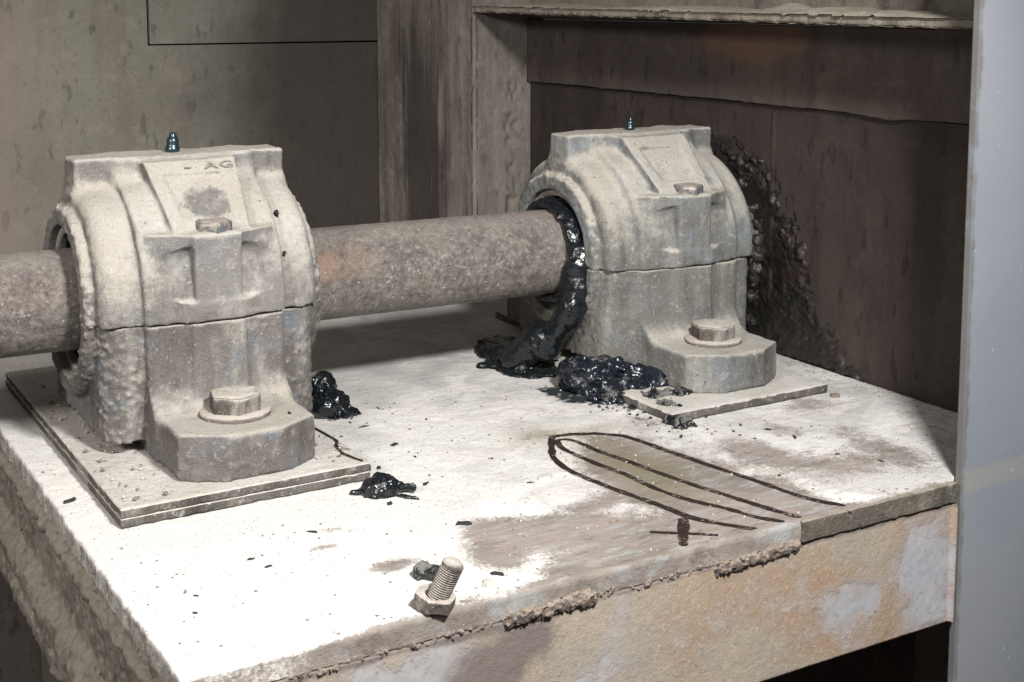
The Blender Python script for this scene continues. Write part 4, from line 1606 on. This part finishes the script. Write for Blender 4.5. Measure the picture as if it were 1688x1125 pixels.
G1 = 'dark flakes scattered on the dusty table'
for x, y, s, e, r, m, lab in (
        (0.2495, 1.1824, 0.0042, 1.3, 0.5, 'flake', 'dark jagged flake on the left edge of the near base plate'),
        (0.2190, 1.0040, 0.0036, 1.9, 0.3, 'flake', 'dark flat flake on the far left margin of the table'),
        (0.4495, 0.8144, 0.0036, 2.2, -0.5, 'flake', 'thin dark sliver in front of the domed grease lump'),
        (0.4264, 0.7285, 0.0030, 1.8, -0.9, 'flake', 'dark flake right of the threaded bolt'),
        (0.4827, 0.9952, 0.0028, 1.8, 0.4, 'flake', 'dark flake right of the crack by the near base plate'),
        (0.4470, 0.9500, 0.0026, 1.6, 0.9, 'flake', 'small dark flake off the right corner of the near base plate'),
        (0.9011, 0.9069, 0.0060, 1.2, 0.4, 'brown_crumb', 'brown lump at the right end of the far base plate'),
        (0.4210, 0.8760, 0.0026, 1.5, 1.0, 'flake', 'small dark flake just in front of the domed grease lump'),
        (0.5491, 0.8623, 0.0062, 1.5, 0.3, 'crumb', 'pale round dust clod left of the marker loop tip'),
        (0.5171, 0.8288, 0.0056, 1.3, 0.9, 'crumb', 'pale dust clod lower left of the marker loop, beside another clod'),
        (0.4150, 0.7190, 0.0058, 1.3, 0.3, 'crumb', 'pale clod curled beside the threaded bolt')):
    chip(x, y, s, e, r, M[m], 'paint_flake' if m == 'flake' else 'clod', lab, G1 if m == 'flake' else None, cat='flake' if m == 'flake' else 'clod')

# crack-like trail of scale on the near base plate's right corner
for pts_, wd_ in (([(0.4240, 1.030), (0.4262, 1.0057), (0.4268, 0.987), (0.4215, 0.975), (0.419, 0.959), (0.4200, 0.950), (0.4223, 0.9397), (0.4250, 0.932)], 0.0026),
                  ([(0.4215, 0.975), (0.4250, 0.966), (0.4275, 0.962)], 0.0016), ([(0.4190, 0.958), (0.4140, 0.952), (0.4120, 0.953)], 0.0014)):
    V, Fc = ribbon(pts_, wd_, seed=77)
    V[:, 2] = 0.0158 + 0.0006
    V = V - np.array(bpl.location[:])
    mesh_obj('dark_crack', V, Fc, M['marker'], bpl)

rs = np.random.RandomState(5)
for i in range(26):
    if i < 12:
        lab = 'tiny dark flake on white dust between the near base plate and the marker loops'
        grp = 'tiny flakes right of the near base plate'
        x, y = rs.uniform(0.44, 0.60), rs.uniform(0.86, 1.10)
    elif i < 18:
        lab = 'tiny dark flake on the brightest dust in front of the near base plate'
        grp = 'tiny flakes in front of the near base plate'
        x, y = rs.uniform(0.23, 0.42), rs.uniform(0.75, 0.88)
    else:
        lab = 'tiny dark flake on the grey dust right of the marker loops'
        grp = 'tiny flakes right of the marker loops'
        x, y = rs.uniform(0.70, 0.82), rs.uniform(0.74, 0.88)
    chip(x, y, rs.uniform(0.0009, 0.0019), rs.uniform(1.2, 3.0), rs.uniform(0, 3.1), M['flake'], 'paint_flake', lab, grp)


def crumbs(name, label, mat, n, smin_, smax_, sampler, seed):
    r_ = np.random.RandomState(seed)
    V, Fc = [], []
    ico = bmesh.new()
    bmesh.ops.create_icosphere(ico, subdivisions=1, radius=1)
    iv = np.array([v.co[:] for v in ico.verts])
    jf = [[v.index for v in f.verts] for f in ico.faces]
    ico.free()
    for _ in range(n):
        x, y, z = sampler(r_)
        s = smin_ + (smax_ - smin_) * r_.rand() ** 3
        q = iv * (s * (0.7 + 0.6 * r_.rand(len(iv), 1))) * np.array([1, 1, 0.7]) + np.array([x, y, z + s * 0.3])
        b0 = len(V)
        V.extend(q.tolist())
        Fc.extend([[a + b0 for a in f] for f in jf])
    o_ = mesh_obj(name, V, Fc, mat, smooth=True)
    tag(o_, label, 'crumbs', kind='stuff')


def on_table(r_, x0=0.212, x1=0.955, y0=0.705, y1=1.12):
    while True:
        x, y = r_.uniform(x0, x1), r_.uniform(y0, y1)
        if x > 0.8185 and y < 0.705:
            continue
        if 0.228 < x < 0.425 and y > 0.90:
            continue
        if 0.715 < x < 0.905 and y > 0.90:
            continue
        return x, y, float(tz(np.array([x]), np.array([y]))[0])


crumbs('pale_crumbs', 'pale granules of dust scattered over the table top', M['crumb'], 800, 0.0003, 0.0011, on_table, 1)
crumbs('dark_grit', 'dark grit specks scattered over the table top', M['brown_crumb'], 900, 0.00025, 0.0012, on_table, 2)


def on_plate(r_):
    x = r_.uniform(0.240, 0.290) if r_.rand() < 0.7 else r_.uniform(0.395, 0.425)
    return x, r_.uniform(0.935, 1.30), 0.0165


crumbs('plate_crumbs', 'crumbs of fallen crust lying on the near base plate', M['brown_crumb'], 160, 0.0004, 0.0022, on_plate, 6)
crumbs('plate_dust_grains', 'pale grains lying on the near base plate', M['crumb'], 160, 0.0003, 0.0016, on_plate, 7)


def near_edge(r_):
    x = r_.uniform(0.30, 0.815)
    y = yfront(x) + abs(r_.normal(0, 0.006)) + 0.003
    return x, y, float(tz(np.array([x]), np.array([y]))[0]) - 0.0008


crumbs('edge_crumbs', 'brownish crumbs caked along the front edge of the table', M['brown_crumb'], 350, 0.0004, 0.0016, near_edge, 3)


def by_pile(r_):
    a = r_.rand()
    if a < 0.5:
        x, y = r_.normal(0.715, 0.022), r_.normal(1.0, 0.02)
    else:
        x, y = r_.normal(0.722, 0.014), r_.normal(0.925, 0.025)
    return x, y, 0.0012


crumbs('grease_grit', 'black grit crumbled off the blue-black grease pile', M['flake'], 160, 0.0004, 0.0020, by_pile, 4)

# small dark blobs on the near housing, two standing in for dark holes
for (x_, y_, z_, s_) in ((0.0637, -0.0682, 0.1794, 0.0028), (0.0620, -0.0880, 0.1489, 0.0022), (0.0363, -0.1600, 0.0360, 0.0022)):
    def sp_b(x, y, z, c=(x_, y_, z_), r=s_):
        return sball(x, y, z, c, r, (0.8, 0.7, 1.2))
    crust_field((x_ - 0.005, y_ - 0.005, z_ - 0.006), (x_ + 0.005, y_ + 0.005, z_ + 0.006), 0.0005, sp_b, 0.0014, 420, int(x_ * 1e4), M['grease_film'], 'dark_blob', blkL, 0.004)
